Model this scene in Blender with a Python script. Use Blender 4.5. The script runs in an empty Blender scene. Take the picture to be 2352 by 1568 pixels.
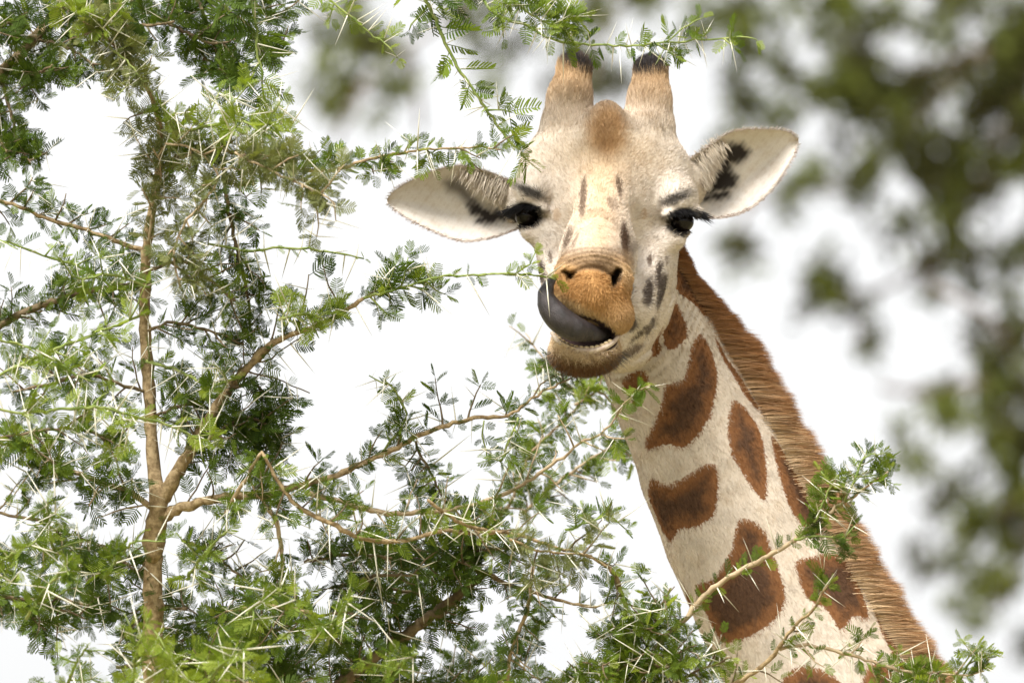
import bpy, math, random
import numpy as np
from mathutils import Vector, Matrix

random.seed(7)
rng = np.random.default_rng(7)
sc = bpy.context.scene
COL = sc.collection

# ------------------------------------------------------------------ camera, sky, sun, exposure
S = 0.000725                      # metres per photo unit (a frame 2352 units wide) at the animal
DIST = 16.0                       # camera to the giraffe's face
PITCH = math.radians(9.5)
CAM = np.array([0.0, 0.0, 1.9])
FWD = np.array([0.0, math.cos(PITCH), math.sin(PITCH)])
RIGHT = np.array([1.0, 0.0, 0.0])
UP = np.array([0.0, -math.sin(PITCH), math.cos(PITCH)])
ORG = CAM + FWD * DIST

cam_d = bpy.data.cameras.new("camera")
cam = bpy.data.objects.new("camera", cam_d)
COL.objects.link(cam)
cam.location = CAM
cam.rotation_euler = (math.pi / 2 + PITCH, 0, 0)
cam_d.sensor_width = 36
cam_d.lens = 36 * DIST / (2352 * S)
cam_d.clip_start = 0.5
cam_d.clip_end = 6000
cam_d.dof.use_dof = True
cam_d.dof.focus_distance = DIST - 0.20
cam_d.dof.aperture_fstop = 5.6
sc.camera = cam

SUN_EL, SUN_AZ = math.radians(52), math.radians(212)   # azimuth clockwise from +Y
world = bpy.data.worlds.new("World")
sc.world = world
world.use_nodes = True
wn = world.node_tree
wn.nodes.clear()
w_out = wn.nodes.new("ShaderNodeOutputWorld")
w_bg = wn.nodes.new("ShaderNodeBackground")
w_sky = wn.nodes.new("ShaderNodeTexSky")
w_sky.sky_type = 'NISHITA'
w_sky.sun_disc = False
w_sky.sun_elevation = SUN_EL
w_sky.sun_rotation = SUN_AZ
w_sky.air_density = 1.0
w_sky.dust_density = 4.0
w_hs = wn.nodes.new("ShaderNodeHueSaturation")       # a closed cloud deck greys the blue out
w_hs.inputs['Saturation'].default_value = 0.03
wn.links.new(w_sky.outputs[0], w_hs.inputs['Color'])
wn.links.new(w_hs.outputs[0], w_bg.inputs[0])
w_bg.inputs[1].default_value = 0.102
wn.links.new(w_bg.outputs[0], w_out.inputs[0])

sun_d = bpy.data.lights.new("sun", 'SUN')
sun = bpy.data.objects.new("sun", sun_d)
COL.objects.link(sun)
sun_d.energy = 2.1
sun_d.angle = math.radians(18)
sun_d.color = (1.0, 0.965, 0.91)
sdir = Vector((math.sin(SUN_AZ) * math.cos(SUN_EL), math.cos(SUN_AZ) * math.cos(SUN_EL), math.sin(SUN_EL)))
sun.rotation_euler = sdir.to_track_quat('Z', 'Y').to_euler()
sun.location = (0, 0, 40)

sc.view_settings.view_transform = 'Standard'
sc.view_settings.look = 'None'
sc.view_settings.gamma = 1
sc.view_settings.use_curve_mapping = False
sc.view_settings.exposure = 1.38
sc.cycles.max_bounces = 8
sc.cycles.transparent_max_bounces = 4
sc.cycles.diffuse_bounces = 4

# ------------------------------------------------------------------ helpers
def v2w(p):
    """animal frame (x right, y down, z to the viewer, photo units) -> world metres, rigid"""
    p = np.asarray(p, dtype=np.float64)
    return (ORG + np.multiply.outer((p[..., 0] - 1176) * S, RIGHT)
            + np.multiply.outer((784 - p[..., 1]) * S, UP) - np.multiply.outer(p[..., 2] * S, FWD))

def vdir(d):
    d = np.asarray(d, dtype=np.float64)
    return np.multiply.outer(d[..., 0], RIGHT) - np.multiply.outer(d[..., 1], UP) - np.multiply.outer(d[..., 2], FWD)

def w2v(p):
    q = np.asarray(p, dtype=np.float64) - ORG
    return np.stack([q @ RIGHT / S + 1176, 784 - q @ UP / S, -(q @ FWD) / S], -1)

def at(x, y, near=0.0):
    """a point of the photograph, `near` metres nearer than the face -> world"""
    d = DIST - near
    k = S * d / DIST
    return CAM + FWD * d + RIGHT * ((x - 1176) * k) + UP * ((784 - y) * k)

def make_mesh(name, verts, faces_list, mat=None, smooth=True, attrs=None, face_mats=None):
    """faces_list: list of int arrays (n,3) or (n,4)"""
    me = bpy.data.meshes.new(name)
    verts = np.asarray(verts, dtype=np.float32)
    me.vertices.add(len(verts))
    me.vertices.foreach_set("co", verts.ravel())
    loops = np.concatenate([np.asarray(f, dtype=np.int32).ravel() for f in faces_list if len(f)])
    sizes = np.concatenate([np.full(len(f), np.asarray(f).shape[1], dtype=np.int32) for f in faces_list if len(f)])
    starts = np.concatenate([[0], np.cumsum(sizes)[:-1]]).astype(np.int32)
    me.loops.add(len(loops))
    me.loops.foreach_set("vertex_index", loops)
    me.polygons.add(len(sizes))
    me.polygons.foreach_set("loop_start", starts)
    me.polygons.foreach_set("loop_total", sizes)
    me.polygons.foreach_set("use_smooth", np.full(len(sizes), bool(smooth)))
    for k, a in (attrs or {}).items():
        a = np.asarray(a, dtype=np.float32)
        if a.ndim == 1:
            at_ = me.attributes.new(k, 'FLOAT', 'POINT')
            at_.data.foreach_set("value", a)
        else:
            at_ = me.attributes.new(k, 'FLOAT_VECTOR', 'POINT')
            at_.data.foreach_set("vector", a.ravel())
    if mat is not None:
        me.materials.append(mat)
    me.update(calc_edges=True)
    return me

def link(name, me, parent=None):
    o = bpy.data.objects.new(name, me)
    COL.objects.link(o)
    if parent is not None:
        o.parent = parent
    return o

def thing(name, label, cat, loc, group=None):
    o = bpy.data.objects.new(name, None)
    COL.objects.link(o)
    o.empty_display_size = 0.1
    o.location = loc
    o['label'] = label
    o['category'] = cat
    if group:
        o['group'] = group
    return o

def smin(a, b, k):
    h = np.maximum(k - np.abs(a - b), 0) / k
    return np.minimum(a, b) - h * h * k * 0.25

def smoothstep(a, b, x):
    t = np.clip((x - a) / (b - a), 0, 1)
    return t * t * (3 - 2 * t)

def poly_sd(px, py, poly):
    """signed distance to a closed polygon, negative inside"""
    poly = np.asarray(poly, dtype=np.float64)
    d = np.full(px.shape, 1e9)
    inside = np.zeros(px.shape, bool)
    n = len(poly)
    for i in range(n):
        a = poly[i]; b = poly[(i + 1) % n]
        ex, ey = b - a
        wx, wy = px - a[0], py - a[1]
        t = np.clip((wx * ex + wy * ey) / (ex * ex + ey * ey + 1e-12), 0, 1)
        d = np.minimum(d, (wx - ex * t) ** 2 + (wy - ey * t) ** 2)
        c = ((a[1] <= py) != (b[1] <= py))
        with np.errstate(divide='ignore', invalid='ignore'):
            xi = a[0] + (py - a[1]) * ex / (ey if ey != 0 else 1e-12)
        inside ^= c & (px < xi)
    d = np.sqrt(d)
    return np.where(inside, -d, d)

def catmull(pts, step):
    """resample a polyline of n-vectors smoothly, about `step` apart (first 3 comps = position)"""
    P = np.asarray(pts, dtype=np.float64)
    P = np.vstack([2 * P[0] - P[1], P, 2 * P[-1] - P[-2]])
    out = []
    for i in range(1, len(P) - 2):
        L = np.linalg.norm((P[i + 1] - P[i])[:3])
        m = max(1, int(round(L / step)))
        t = (np.arange(m) / m)[:, None]
        p0, p1, p2, p3 = P[i - 1], P[i], P[i + 1], P[i + 2]
        out.append(0.5 * (2 * p1 + (p2 - p0) * t + (2 * p0 - 5 * p1 + 4 * p2 - p3) * t ** 2 + (3 * p1 - p0 - 3 * p2 + p3) * t ** 3))
    out.append(P[-2][None])
    return np.vstack(out)

def tube(path, rad, sides=6, cap=True, aspect=None):
    """verts, quads, tris of a swept tube; aspect = flattening of the second axis"""
    path = np.asarray(path, dtype=np.float64)
    n = len(path)
    tang = np.gradient(path, axis=0)
    tang /= np.linalg.norm(tang, axis=1)[:, None] + 1e-12
    ref = np.array([0.0, 0.0, 1.0]) if abs(tang[0][2]) < 0.9 else np.array([0.0, 1.0, 0.0])
    u = np.zeros_like(path); v = np.zeros_like(path)
    a = ref - tang[0] * (ref @ tang[0])
    for i in range(n):
        a = a - tang[i] * (a @ tang[i])
        a /= np.linalg.norm(a) + 1e-12
        u[i] = a
        v[i] = np.cross(tang[i], a)
    th = np.arange(sides) * 2 * math.pi / sides
    r = np.asarray(rad, dtype=np.float64)
    r = r if r.ndim == 2 else r[:, None] * np.ones((1, sides))
    asp = 1.0 if aspect is None else aspect
    V = path[:, None, :] + (r * np.cos(th))[..., None] * u[:, None, :] + (r * np.sin(th) * asp)[..., None] * v[:, None, :]
    V = V.reshape(-1, 3)
    i, j = np.meshgrid(np.arange(n - 1), np.arange(sides), indexing='ij')
    j2 = (j + 1) % sides
    Q = np.stack([i * sides + j, i * sides + j2, (i + 1) * sides + j2, (i + 1) * sides + j], -1).reshape(-1, 4)
    T = np.zeros((0, 3), int)
    if cap:
        V = np.vstack([V, path[:1], path[-1:]])
        c0, c1 = n * sides, n * sides + 1
        jj = np.arange(sides); kk = (jj + 1) % sides
        T = np.vstack([np.stack([np.full(sides, c0), kk, jj], -1),
                       np.stack([np.full(sides, c1), (n - 1) * sides + jj, (n - 1) * sides + kk], -1)])
    return V, Q, T

# ------------------------------------------------------------------ materials
def new_mat(name):
    m = bpy.data.materials.new(name)
    m.use_nodes = True
    nt = m.node_tree
    b = nt.nodes['Principled BSDF']
    return m, nt, b

class NB:
    """tiny node-building helper"""
    def __init__(self, nt): self.nt = nt
    def new(self, t, **kw):
        n = self.nt.nodes.new(t)
        for k, v in kw.items(): setattr(n, k, v)
        return n
    def set(self, s, v):
        if isinstance(v, bpy.types.NodeSocket): self.nt.links.new(v, s)
        else: s.default_value = v
    def attr(self, name, out='Fac'):
        n = self.new('ShaderNodeAttribute'); n.attribute_name = name
        return n.outputs[out]
    def math(self, op, a, b=None, c=None, clamp=False):
        n = self.new('ShaderNodeMath', operation=op); n.use_clamp = clamp
        self.set(n.inputs[0], a)
        if b is not None: self.set(n.inputs[1], b)
        if c is not None: self.set(n.inputs[2], c)
        return n.outputs[0]
    def mix(self, f, a, b, mode='MIX'):
        n = self.new('ShaderNodeMix', data_type='RGBA', blend_type=mode)
        self.set(n.inputs[0], f); self.set(n.inputs[6], a); self.set(n.inputs[7], b)
        return n.outputs[2]
    def ramp(self, f, a, b, smooth=True):
        n = self.new('ShaderNodeMapRange', interpolation_type='SMOOTHSTEP' if smooth else 'LINEAR')
        self.set(n.inputs[0], f); self.set(n.inputs[1], a); self.set(n.inputs[2], b)
        return n.outputs[0]
    def noise(self, scale, detail=3, rough=0.55, vec=None, out=0):
        n = self.new('ShaderNodeTexNoise')
        n.inputs['Scale'].default_value = scale; n.inputs['Detail'].default_value = detail
        n.inputs['Roughness'].default_value = rough
        if vec is None:
            vec = self.new('ShaderNodeTexCoord').outputs['Object']
        self.nt.links.new(vec, n.inputs['Vector'])
        return n.outputs[out]

def rgb(r, g, b): return (r, g, b, 1.0)

def coat_material(name, hair=False):
    m, nt, b = new_mat(name)
    N = NB(nt)
    base = N.attr('col', 'Color')
    pd = N.attr('patch')                       # metres to the patch edge, negative inside
    n1 = N.noise(260, 3, 0.7)
    n2 = N.noise(45, 3, 0.6)
    n3 = N.noise(700, 2, 0.6)
    jag = N.math('MULTIPLY', N.math('SUBTRACT', n1, 0.5), 0.017)
    jag2 = N.math('MULTIPLY', N.math('SUBTRACT', n2, 0.5), 0.006)
    d = N.math('ADD', N.math('ADD', pd, jag), jag2)
    inside = N.ramp(d, 0.0015, -0.0015)
    deep = N.ramp(N.math('ADD', pd, N.math('MULTIPLY', N.math('SUBTRACT', n2, 0.5), 0.050)), -0.004, -0.032)
    brown = N.mix(deep, rgb(0.190, 0.080, 0.028), rgb(0.040, 0.021, 0.013))
    brown = N.mix(N.math('MULTIPLY', n1, 0.35), brown, rgb(0.25, 0.115, 0.042))
    dirt = N.ramp(n2, 0.45, 0.75)
    white = N.mix(N.math('MULTIPLY', dirt, 0.45), base, rgb(0.80, 0.72, 0.62), 'MULTIPLY')
    grain = N.ramp(n3, 0.25, 0.8, False)
    white = N.mix(N.math('MULTIPLY', grain, 0.5), white, rgb(0.72, 0.66, 0.58), 'MULTIPLY')
    col = N.mix(inside, white, brown)
    if hair:
        r = N.attr('rnd')
        col = N.mix(1.0, col, N.mix(r, rgb(0.80, 0.77, 0.74), rgb(1.22, 1.20, 1.18)), 'MULTIPLY')
    nt.links.new(col, b.inputs['Base Color'])
    b.inputs['Roughness'].default_value = 0.75
    b.inputs['Specular IOR Level'].default_value = 0.25
    if not hair:
        bump = N.new('ShaderNodeBump'); bump.inputs['Strength'].default_value = 0.35
        bump.inputs['Distance'].default_value = 0.002
        nt.links.new(n3, bump.inputs['Height'])
        nt.links.new(bump.outputs[0], b.inputs['Normal'])
    return m

M_COAT = coat_material("giraffe coat")
M_FUR = coat_material("giraffe fur", True)

def simple(name, c, rough=0.6, spec=0.5, noise=None, c2=None, bump=0.0, bscale=200, coat=0.0):
    m, nt, b = new_mat(name)
    N = NB(nt)
    if noise:
        f = N.ramp(N.noise(noise, 4, 0.6), 0.3, 0.7)
        nt.links.new(N.mix(f, rgb(*c), rgb(*c2)), b.inputs['Base Color'])
    else:
        b.inputs['Base Color'].default_value = rgb(*c)
    b.inputs['Roughness'].default_value = rough
    b.inputs['Specular IOR Level'].default_value = spec
    b.inputs['Coat Weight'].default_value = coat
    b.inputs['Coat Roughness'].default_value = 0.03
    if bump:
        bp = N.new('ShaderNodeBump'); bp.inputs['Strength'].default_value = bump
        bp.inputs['Distance'].default_value = 0.002
        nt.links.new(N.noise(bscale, 4, 0.6), bp.inputs['Height'])
        nt.links.new(bp.outputs[0], b.inputs['Normal'])
    return m

M_EYE = simple("eye", (0.007, 0.005, 0.004), 0.08, 0.22)
M_LASH = simple("lash hair", (0.008, 0.007, 0.008), 0.6, 0.3)
M_TONGUE = simple("tongue", (0.016, 0.013, 0.014), 0.29, 0.45, 45, (0.050, 0.040, 0.042), 1.0, 600)
M_LIP = simple("lower lip", (0.50, 0.42, 0.32), 0.6, 0.3, 90, (0.34, 0.25, 0.19))
M_TOOTH = simple("gum pad", (0.62, 0.50, 0.30), 0.5, 0.4, 140, (0.40, 0.28, 0.15))

def leaf_material(name, lo, hi, trans):
    m, nt, b = new_mat(name)
    N = NB(nt)
    oi = N.new('ShaderNodeObjectInfo')
    f = N.math('FRACT', N.math('ADD', N.attr('rnd'), oi.outputs['Random']))
    col = N.mix(f, rgb(*lo), rgb(*hi))
    nz = N.noise(900, 2, 0.6)
    col = N.mix(N.math('MULTIPLY', N.ramp(nz, 0.3, 0.75), 0.35), col, rgb(lo[0] * 0.6, lo[1] * 0.6, lo[2] * 0.6))
    nt.links.new(col, b.inputs['Base Color'])
    b.inputs['Roughness'].default_value = 0.55
    b.inputs['Specular IOR Level'].default_value = 0.06
    tr = N.new('ShaderNodeBsdfTranslucent')
    tc = N.mix(1.0, col, rgb(1.35, 1.35, 0.48), 'MULTIPLY')
    nt.links.new(tc, tr.inputs['Color'])
    mx = N.new('ShaderNodeMixShader')
    mx.inputs[0].default_value = trans
    nt.links.new(b.outputs[0], mx.inputs[1])
    nt.links.new(tr.outputs[0], mx.inputs[2])
    nt.links.new(mx.outputs[0], nt.nodes['Material Output'].inputs['Surface'])
    return m

M_LEAF = {
    'dark': leaf_material("acacia leaf dark", (0.038, 0.068, 0.013), (0.088, 0.132, 0.024), 0.34),  # old leaves' deep green, with the shade on inner leaves mixed into the colour
    'mid': leaf_material("acacia leaf green", (0.070, 0.118, 0.014), (0.160, 0.215, 0.030), 0.40),
    'young': leaf_material("acacia leaf young", (0.145, 0.205, 0.024), (0.270, 0.330, 0.060), 0.42),
    'olive': leaf_material("acacia leaf dusty", (0.110, 0.130, 0.045), (0.200, 0.210, 0.085), 0.34),
}
M_BARK = simple("acacia bark", (0.17, 0.115, 0.058), 0.9, 0.1, 95, (0.40, 0.30, 0.17), 1.0, 170)
M_BARK_DARK = simple("acacia bark dark", (0.105, 0.075, 0.042), 0.85, 0.2, 70, (0.20, 0.15, 0.085), 0.9, 130)
M_BARK_PALE = simple("acacia bark pale", (0.30, 0.22, 0.13), 0.8, 0.2, 70, (0.42, 0.33, 0.21), 0.6, 130)
M_SHOOT = simple("green shoot", (0.13, 0.19, 0.035), 0.6, 0.35, 60, (0.24, 0.27, 0.075), 0.3, 200)
M_THORN = simple("thorn", (0.62, 0.59, 0.45), 0.5, 0.4, 40, (0.74, 0.71, 0.60))
BARKS = {'bark': M_BARK, 'dark': M_BARK_DARK, 'pale': M_BARK_PALE, 'shoot': M_SHOOT}

# ------------------------------------------------------------------ ground
def build_ground():
    n = 60
    g = np.linspace(-1, 1, n)
    g = np.sign(g) * np.abs(g) ** 3 * 3000
    X, Y = np.meshgrid(g, g, indexing='ij')
    Z = 0.08 * np.sin(X * 0.21) * np.cos(Y * 0.17) - 0.08
    V = np.stack([X, Y, Z], -1).reshape(-1, 3)
    i, j = np.meshgrid(np.arange(n - 1), np.arange(n - 1), indexing='ij')
    Q = np.stack([i * n + j, (i + 1) * n + j, (i + 1) * n + j + 1, i * n + j + 1], -1).reshape(-1, 4)
    m = simple("dry savanna", (0.36, 0.29, 0.17), 0.95, 0.1, 0.7, (0.25, 0.24, 0.11), 0.5, 6)
    o = link("ground", make_mesh("ground", V, [Q], m))
    o['kind'] = 'structure'
build_ground()

# ------------------------------------------------------------------ giraffe: one continuous skin from a blended distance field
H = 4.0
LO = np.array([1140.0, 84.0, -372.0]); HI = np.array([2190.0, 1810.0, 480.0])
DIM = ((HI - LO) / H).astype(int) + 1
FIELD = np.full(DIM, 50.0, dtype=np.float32)
AX = [LO[k] + H * np.arange(DIM[k]) for k in range(3)]

def window(lo, hi, m=54):
    s = []
    for k in range(3):
        a = int(max(0, math.floor((lo[k] - m - LO[k]) / H)))
        b = int(min(DIM[k], math.ceil((hi[k] + m - LO[k]) / H) + 1))
        if b <= a: return None
        s.append(slice(a, b))
    return tuple(s)

def coords(w):
    return (AX[0][w[0]][:, None, None].astype(np.float32), AX[1][w[1]][None, :, None].astype(np.float32),
            AX[2][w[2]][None, None, :].astype(np.float32))

def rotm(ax, ay, az):
    return np.array(Matrix.Rotation(math.radians(az), 3, 'Z') @ Matrix.Rotation(math.radians(ay), 3, 'Y') @ Matrix.Rotation(math.radians(ax), 3, 'X'))

def sd_ell(X, Y, Z, c, r, R=None):
    x, y, z = X - c[0], Y - c[1], Z - c[2]
    if R is not None:
        x, y, z = (R[0, 0] * x + R[1, 0] * y + R[2, 0] * z, R[0, 1] * x + R[1, 1] * y + R[2, 1] * z, R[0, 2] * x + R[1, 2] * y + R[2, 2] * z)
    k0 = np.sqrt((x / r[0]) ** 2 + (y / r[1]) ** 2 + (z / r[2]) ** 2) + 1e-6
    k1 = np.sqrt((x / r[0] ** 2) ** 2 + (y / r[1] ** 2) ** 2 + (z / r[2] ** 2) ** 2) + 1e-9
    return k0 * (k0 - 1) / k1

def sd_cone(X, Y, Z, a, b, ra, rb, sz=1.0):
    a = np.array(a, float); b = np.array(b, float)
    ba = b - a
    bs = ba * np.array([1, 1, 1 / sz])
    x, y, z = X - a[0], Y - a[1], (Z - a[2]) / sz
    t = np.clip((x * bs[0] + y * bs[1] + z * bs[2]) / (bs @ bs), 0, 1)
    return np.sqrt((x - t * bs[0]) ** 2 + (y - t * bs[1]) ** 2 + (z - t * bs[2]) ** 2) - (ra + (rb - ra) * t)

def add_ell(c, r, k=22, rot=None):
    m = max(r) if rot is not None else None
    rr = np.array([m, m, m]) if m else np.array(r)
    w = window(np.array(c) - rr, np.array(c) + rr)
    d = sd_ell(*coords(w), c, r, None if rot is None else rotm(*rot))
    FIELD[w] = smin(FIELD[w], d, k)

def add_cone(a, b, ra, rb, k=22, sz=1.0):
    lo = np.minimum(np.array(a) - ra, np.array(b) - rb); hi = np.maximum(np.array(a) + ra, np.array(b) + rb)
    w = window(lo, hi)
    FIELD[w] = smin(FIELD[w], sd_cone(*coords(w), a, b, ra, rb, sz), k)

def cut_ell(c, r, k=8, rot=None):
    m = max(r) if rot is not None else None
    rr = np.array([m, m, m]) if m else np.array(r)
    w = window(np.array(c) - rr, np.array(c) + rr)
    d = sd_ell(*coords(w), c, r, None if rot is None else rotm(*rot))
    FIELD[w] = -smin(-FIELD[w], d, k)

# --- neck axis (x, y, z, half depth); it runs on below the picture to the chest
NECK = np.array([(1438, 575, -165, 100), (1478, 690, -185, 118), (1520, 800, -195, 139), (1575, 930, -195, 153), (1637, 1071, -195, 166),
                 (1708, 1220, -190, 177), (1786, 1382, -180, 188), (1900, 1610, -165, 207), (2030, 1830, -150, 232)], float)
NZ = 0.74
for i in range(len(NECK) - 1):
    a, b = NECK[i], NECK[i + 1]
    add_cone(a[:3], b[:3], a[3], b[3], 10, NZ)

# --- skull, forehead, horns
add_ell((1392, 445, -75), (158, 165, 150), 30)
add_ell((1392, 350, -70), (128, 95, 105), 40)
add_cone((1292, 345, -70), (1302, 290, -86), 62, 54, 40)
add_cone((1302, 290, -86), (1309, 226, -100), 54, 46, 24)
add_cone((1309, 226, -100), (1320, 158, -120), 46, 39, 24)
add_cone((1492, 352, -70), (1492, 294, -86), 62, 54, 40)
add_cone((1492, 294, -86), (1493, 230, -100), 54, 45, 24)
add_cone((1493, 230, -100), (1496, 165, -120), 45, 39, 24)
add_ell((1394, 302, -4), (47, 68, 48), 30)
add_ell((1262, 400, -70), (72, 88, 78), 30)
add_ell((1522, 408, -70), (72, 88, 78), 30)
# --- orbits and brows
add_ell((1226, 446, -10), (52, 60, 66), 22)
add_ell((1552, 458, -10), (52, 60, 66), 22)
add_cone((1182, 474, 14), (1248, 481, 50), 16, 11, 12)
add_cone((1198, 520, 8), (1236, 513, 36), 9, 8, 10)
add_cone((1599, 488, 14), (1528, 494, 50), 16, 11, 12)
add_cone((1578, 533, 8), (1541, 527, 36), 9, 8, 10)
add_ell((1224, 536, 20), (26, 17, 26), 18)
add_ell((1548, 552, 16), (26, 18, 26), 18)
# --- nose bridge and snout
add_cone((1388, 430, 55), (1372, 540, 230), 62, 54, 40)
add_cone((1372, 540, 230), (1357, 606, 360), 54, 58, 26)
add_cone((1385, 500, 10), (1362, 655, 320), 102, 80, 40)
# --- cheeks and jaw
add_cone((1300, 540, -20), (1316, 690, 180), 74, 66, 34)
add_cone((1478, 560, -50), (1436, 715, 150), 82, 68, 34)
add_ell((1476, 640, -60), (78, 105, 110), 30)
add_cone((1470, 712, -40), (1376, 776, 225), 72, 48, 30)
add_cone((1440, 790, -30), (1402, 800, 140), 64, 50, 30)
# --- muzzle
add_ell((1352, 672, 372), (80, 66, 72), 20, (0, 0, 18))
add_ell((1402, 716, 362), (45, 54, 62), 20, (0, 0, -30))
add_ell((1418, 640, 362), (27, 46, 44), 16, (0, 0, -8))
add_ell((1300, 622, 368), (27, 30, 44), 16, (0, 0, 14))
# --- chin and lower lip
add_ell((1341, 800, 318), (80, 56, 80), 14)
add_ell((1342, 788, 372), (74, 42, 48), 14)
# ear roots
add_ell((1592, 425, -95), (34, 62, 40), 26, (0, 0, 18))
add_ell((1182, 462, -95), (36, 52, 40), 26, (0, 0, -10))
for hx, hy, hz in ((1282, 520, 128), (1478, 532, 122)):
    cut_ell((hx, hy, hz), (32, 70, 50), 36)
# --- openings: mouth, nostrils, eyes
cut_ell((1338, 763, 400), (78, 37, 100), 8, (0, 0, 16))
cut_ell((1409, 640, 402), (11, 25, 46), 6, (0, 0, 24))
cut_ell((1304, 634, 412), (15, 6, 36), 8, (0, 0, 30))
cut_ell((1210, 494, 24), (28, 25, 40), 8, (0, 0, 30))
cut_ell((1566, 507, 24), (28, 25, 40), 8, (0, 0, -30))
# --- folds on the nose, at the throat and along the cheek
def fold(lo, hi, fn):
    w = window(np.array(lo, float), np.array(hi, float), 0)
    FIELD[w] += fn(*coords(w)).astype(np.float32)
def nose_folds(X, Y, Z):
    r = np.sqrt((X - 1358) ** 2 + ((Y - 690) * 1.15) ** 2)
    m = np.exp(-((r - 112) / 17) ** 2) * smoothstep(200, 260, Z) * smoothstep(675, 630, Y)
    return 2.6 * np.sin(r / 12.0 * 2 * math.pi) * m + 0 * Z
fold((1230, 540, 200), (1480, 690, 470), nose_folds)
def lip_crease(X, Y, Z):
    r = np.sqrt(((X - 1354) / 1.0) ** 2 + ((Y - 684) * 0.95) ** 2)
    m = np.exp(-((r - 62) / 6) ** 2) * smoothstep(250, 300, Z) * smoothstep(668, 640, Y)
    return 6 * m + 0 * Z
fold((1270, 590, 240), (1440, 680, 470), lip_crease)
def neck_folds(X, Y, Z):
    ph = (X * 0.93 + Y * 0.36)
    m = np.exp(-((X - 1560 - (Y - 720) * 0.25) / 55) ** 2) * smoothstep(600, 690, Y) * smoothstep(880, 780, Y)
    return 2.4 * np.sin(ph / 15.0 * 2 * math.pi + 0.02 * Y) * m + 0 * Z
fold((1440, 580, -372), (1700, 900, 0), neck_folds)
def muscles(X, Y, Z):
    u = X * 0.88 - Y * 0.47; v = X * 0.47 + Y * 0.88
    m = smoothstep(760, 900, Y)
    return m * (3.0 * np.sin(u / 47.0 + 0.7 * np.sin(v / 130.0)) + 2.2 * np.sin(v / 71.0 + u / 60.0) * np.cos(u / 83.0) + 1.1 * np.sin(u / 19.0 + np.sin(v / 60.0) * 1.3) * np.sin(v / 95.0)) + 0 * Z
fold((1380, 760, -372), (2190, 1810, 0), muscles)
def throat_folds(X, Y, Z):
    r = np.sqrt((X - 1400) ** 2 + (Y - 700) ** 2)
    m = np.exp(-((r - 150) / 34) ** 2) * smoothstep(1395, 1440, X) * smoothstep(760, 800, Y) * smoothstep(180, 60, Z)
    return 3.2 * np.sin(r / 22.0 * 2 * math.pi) * m + 0 * Z
fold((1390, 750, -372), (1600, 900, 160), throat_folds)

def surface_nets(f, lo, h):
    s = f < 0
    c = np.zeros(tuple(n - 1 for n in f.shape), np.uint8)
    offs = [(a, b, d) for a in (0, 1) for b in (0, 1) for d in (0, 1)]
    for a, b, d in offs:
        c += s[a:s.shape[0] - 1 + a, b:s.shape[1] - 1 + b, d:s.shape[2] - 1 + d]
    act = (c > 0) & (c < 8)
    ijk = np.argwhere(act)
    idx = np.full(act.shape, -1, np.int32)
    idx[act] = np.arange(len(ijk))
    val = np.stack([f[ijk[:, 0] + a, ijk[:, 1] + b, ijk[:, 2] + d] for a, b, d in offs], 1)
    acc = np.zeros((len(ijk), 3)); cnt = np.zeros(len(ijk))
    O = np.array(offs, float)
    for p in range(8):
        for q in range(p + 1, 8):
            if np.abs(O[p] - O[q]).sum() == 1:
                m = (val[:, p] < 0) != (val[:, q] < 0)
                t = val[m, p] / (val[m, p] - val[m, q])
                acc[m] += O[p] + (O[q] - O[p]) * t[:, None]
                cnt[m] += 1
    V = lo + h * (ijk + acc / cnt[:, None])
    F = []
    for ax in range(3):
        o1, o2 = [k for k in range(3) if k != ax]
        sl0 = [slice(None)] * 3; sl1 = [slice(None)] * 3
        sl0[ax] = slice(0, -1); sl1[ax] = slice(1, None)
        for k in (o1, o2): sl0[k] = slice(1, -1); sl1[k] = slice(1, -1)
        e = s[tuple(sl0)] != s[tuple(sl1)]
        g = np.argwhere(e); sg = s[tuple(sl0)][e]
        g[:, o1] += 1; g[:, o2] += 1
        def cell(d1, d2):
            k = g.copy(); k[:, o1] -= d1; k[:, o2] -= d2
            return idx[k[:, 0], k[:, 1], k[:, 2]]
        q = np.stack([cell(1, 1), cell(0, 1), cell(0, 0), cell(1, 0)], 1)
        if ax == 1: sg = ~sg
        q[sg] = q[sg][:, ::-1]
        F.append(q)
    return V, np.vstack(F)

def vnormals(V, Q):
    fn = np.cross(V[Q[:, 2]] - V[Q[:, 0]], V[Q[:, 3]] - V[Q[:, 1]])
    N = np.zeros_like(V)
    for k in range(4):
        for ax in range(3):
            N[:, ax] += np.bincount(Q[:, k], fn[:, ax], len(V))
    N /= np.linalg.norm(N, axis=1)[:, None] + 1e-12
    return N

V, Q = surface_nets(FIELD, LO, H)
keep = (V[Q].mean(1)[:, 1] < 1800)
Q = Q[keep]
for _ in range(2):       # light relaxation takes the grid pattern off
    acc = np.zeros_like(V); cnt = np.zeros(len(V))
    for a, b in ((0, 1), (1, 2), (2, 3), (3, 0)):
        for ax in range(3):
            acc[:, ax] += np.bincount(Q[:, a], V[Q[:, b], ax], len(V)) + np.bincount(Q[:, b], V[Q[:, a], ax], len(V))
        cnt += np.bincount(Q[:, a], minlength=len(V)) + np.bincount(Q[:, b], minlength=len(V))
    V = np.where(cnt[:, None] > 0, V * 0.55 + 0.45 * acc / np.maximum(cnt, 1)[:, None], V)
NRM = vnormals(V, Q)
# outward = away from the neck axis / head centre: settle the sign on the nearest-to-viewer vertices
if NRM[np.argsort(-V[:, 2])[:400], 2].mean() < 0:
    NRM = -NRM; Q = Q[:, ::-1]

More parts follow.
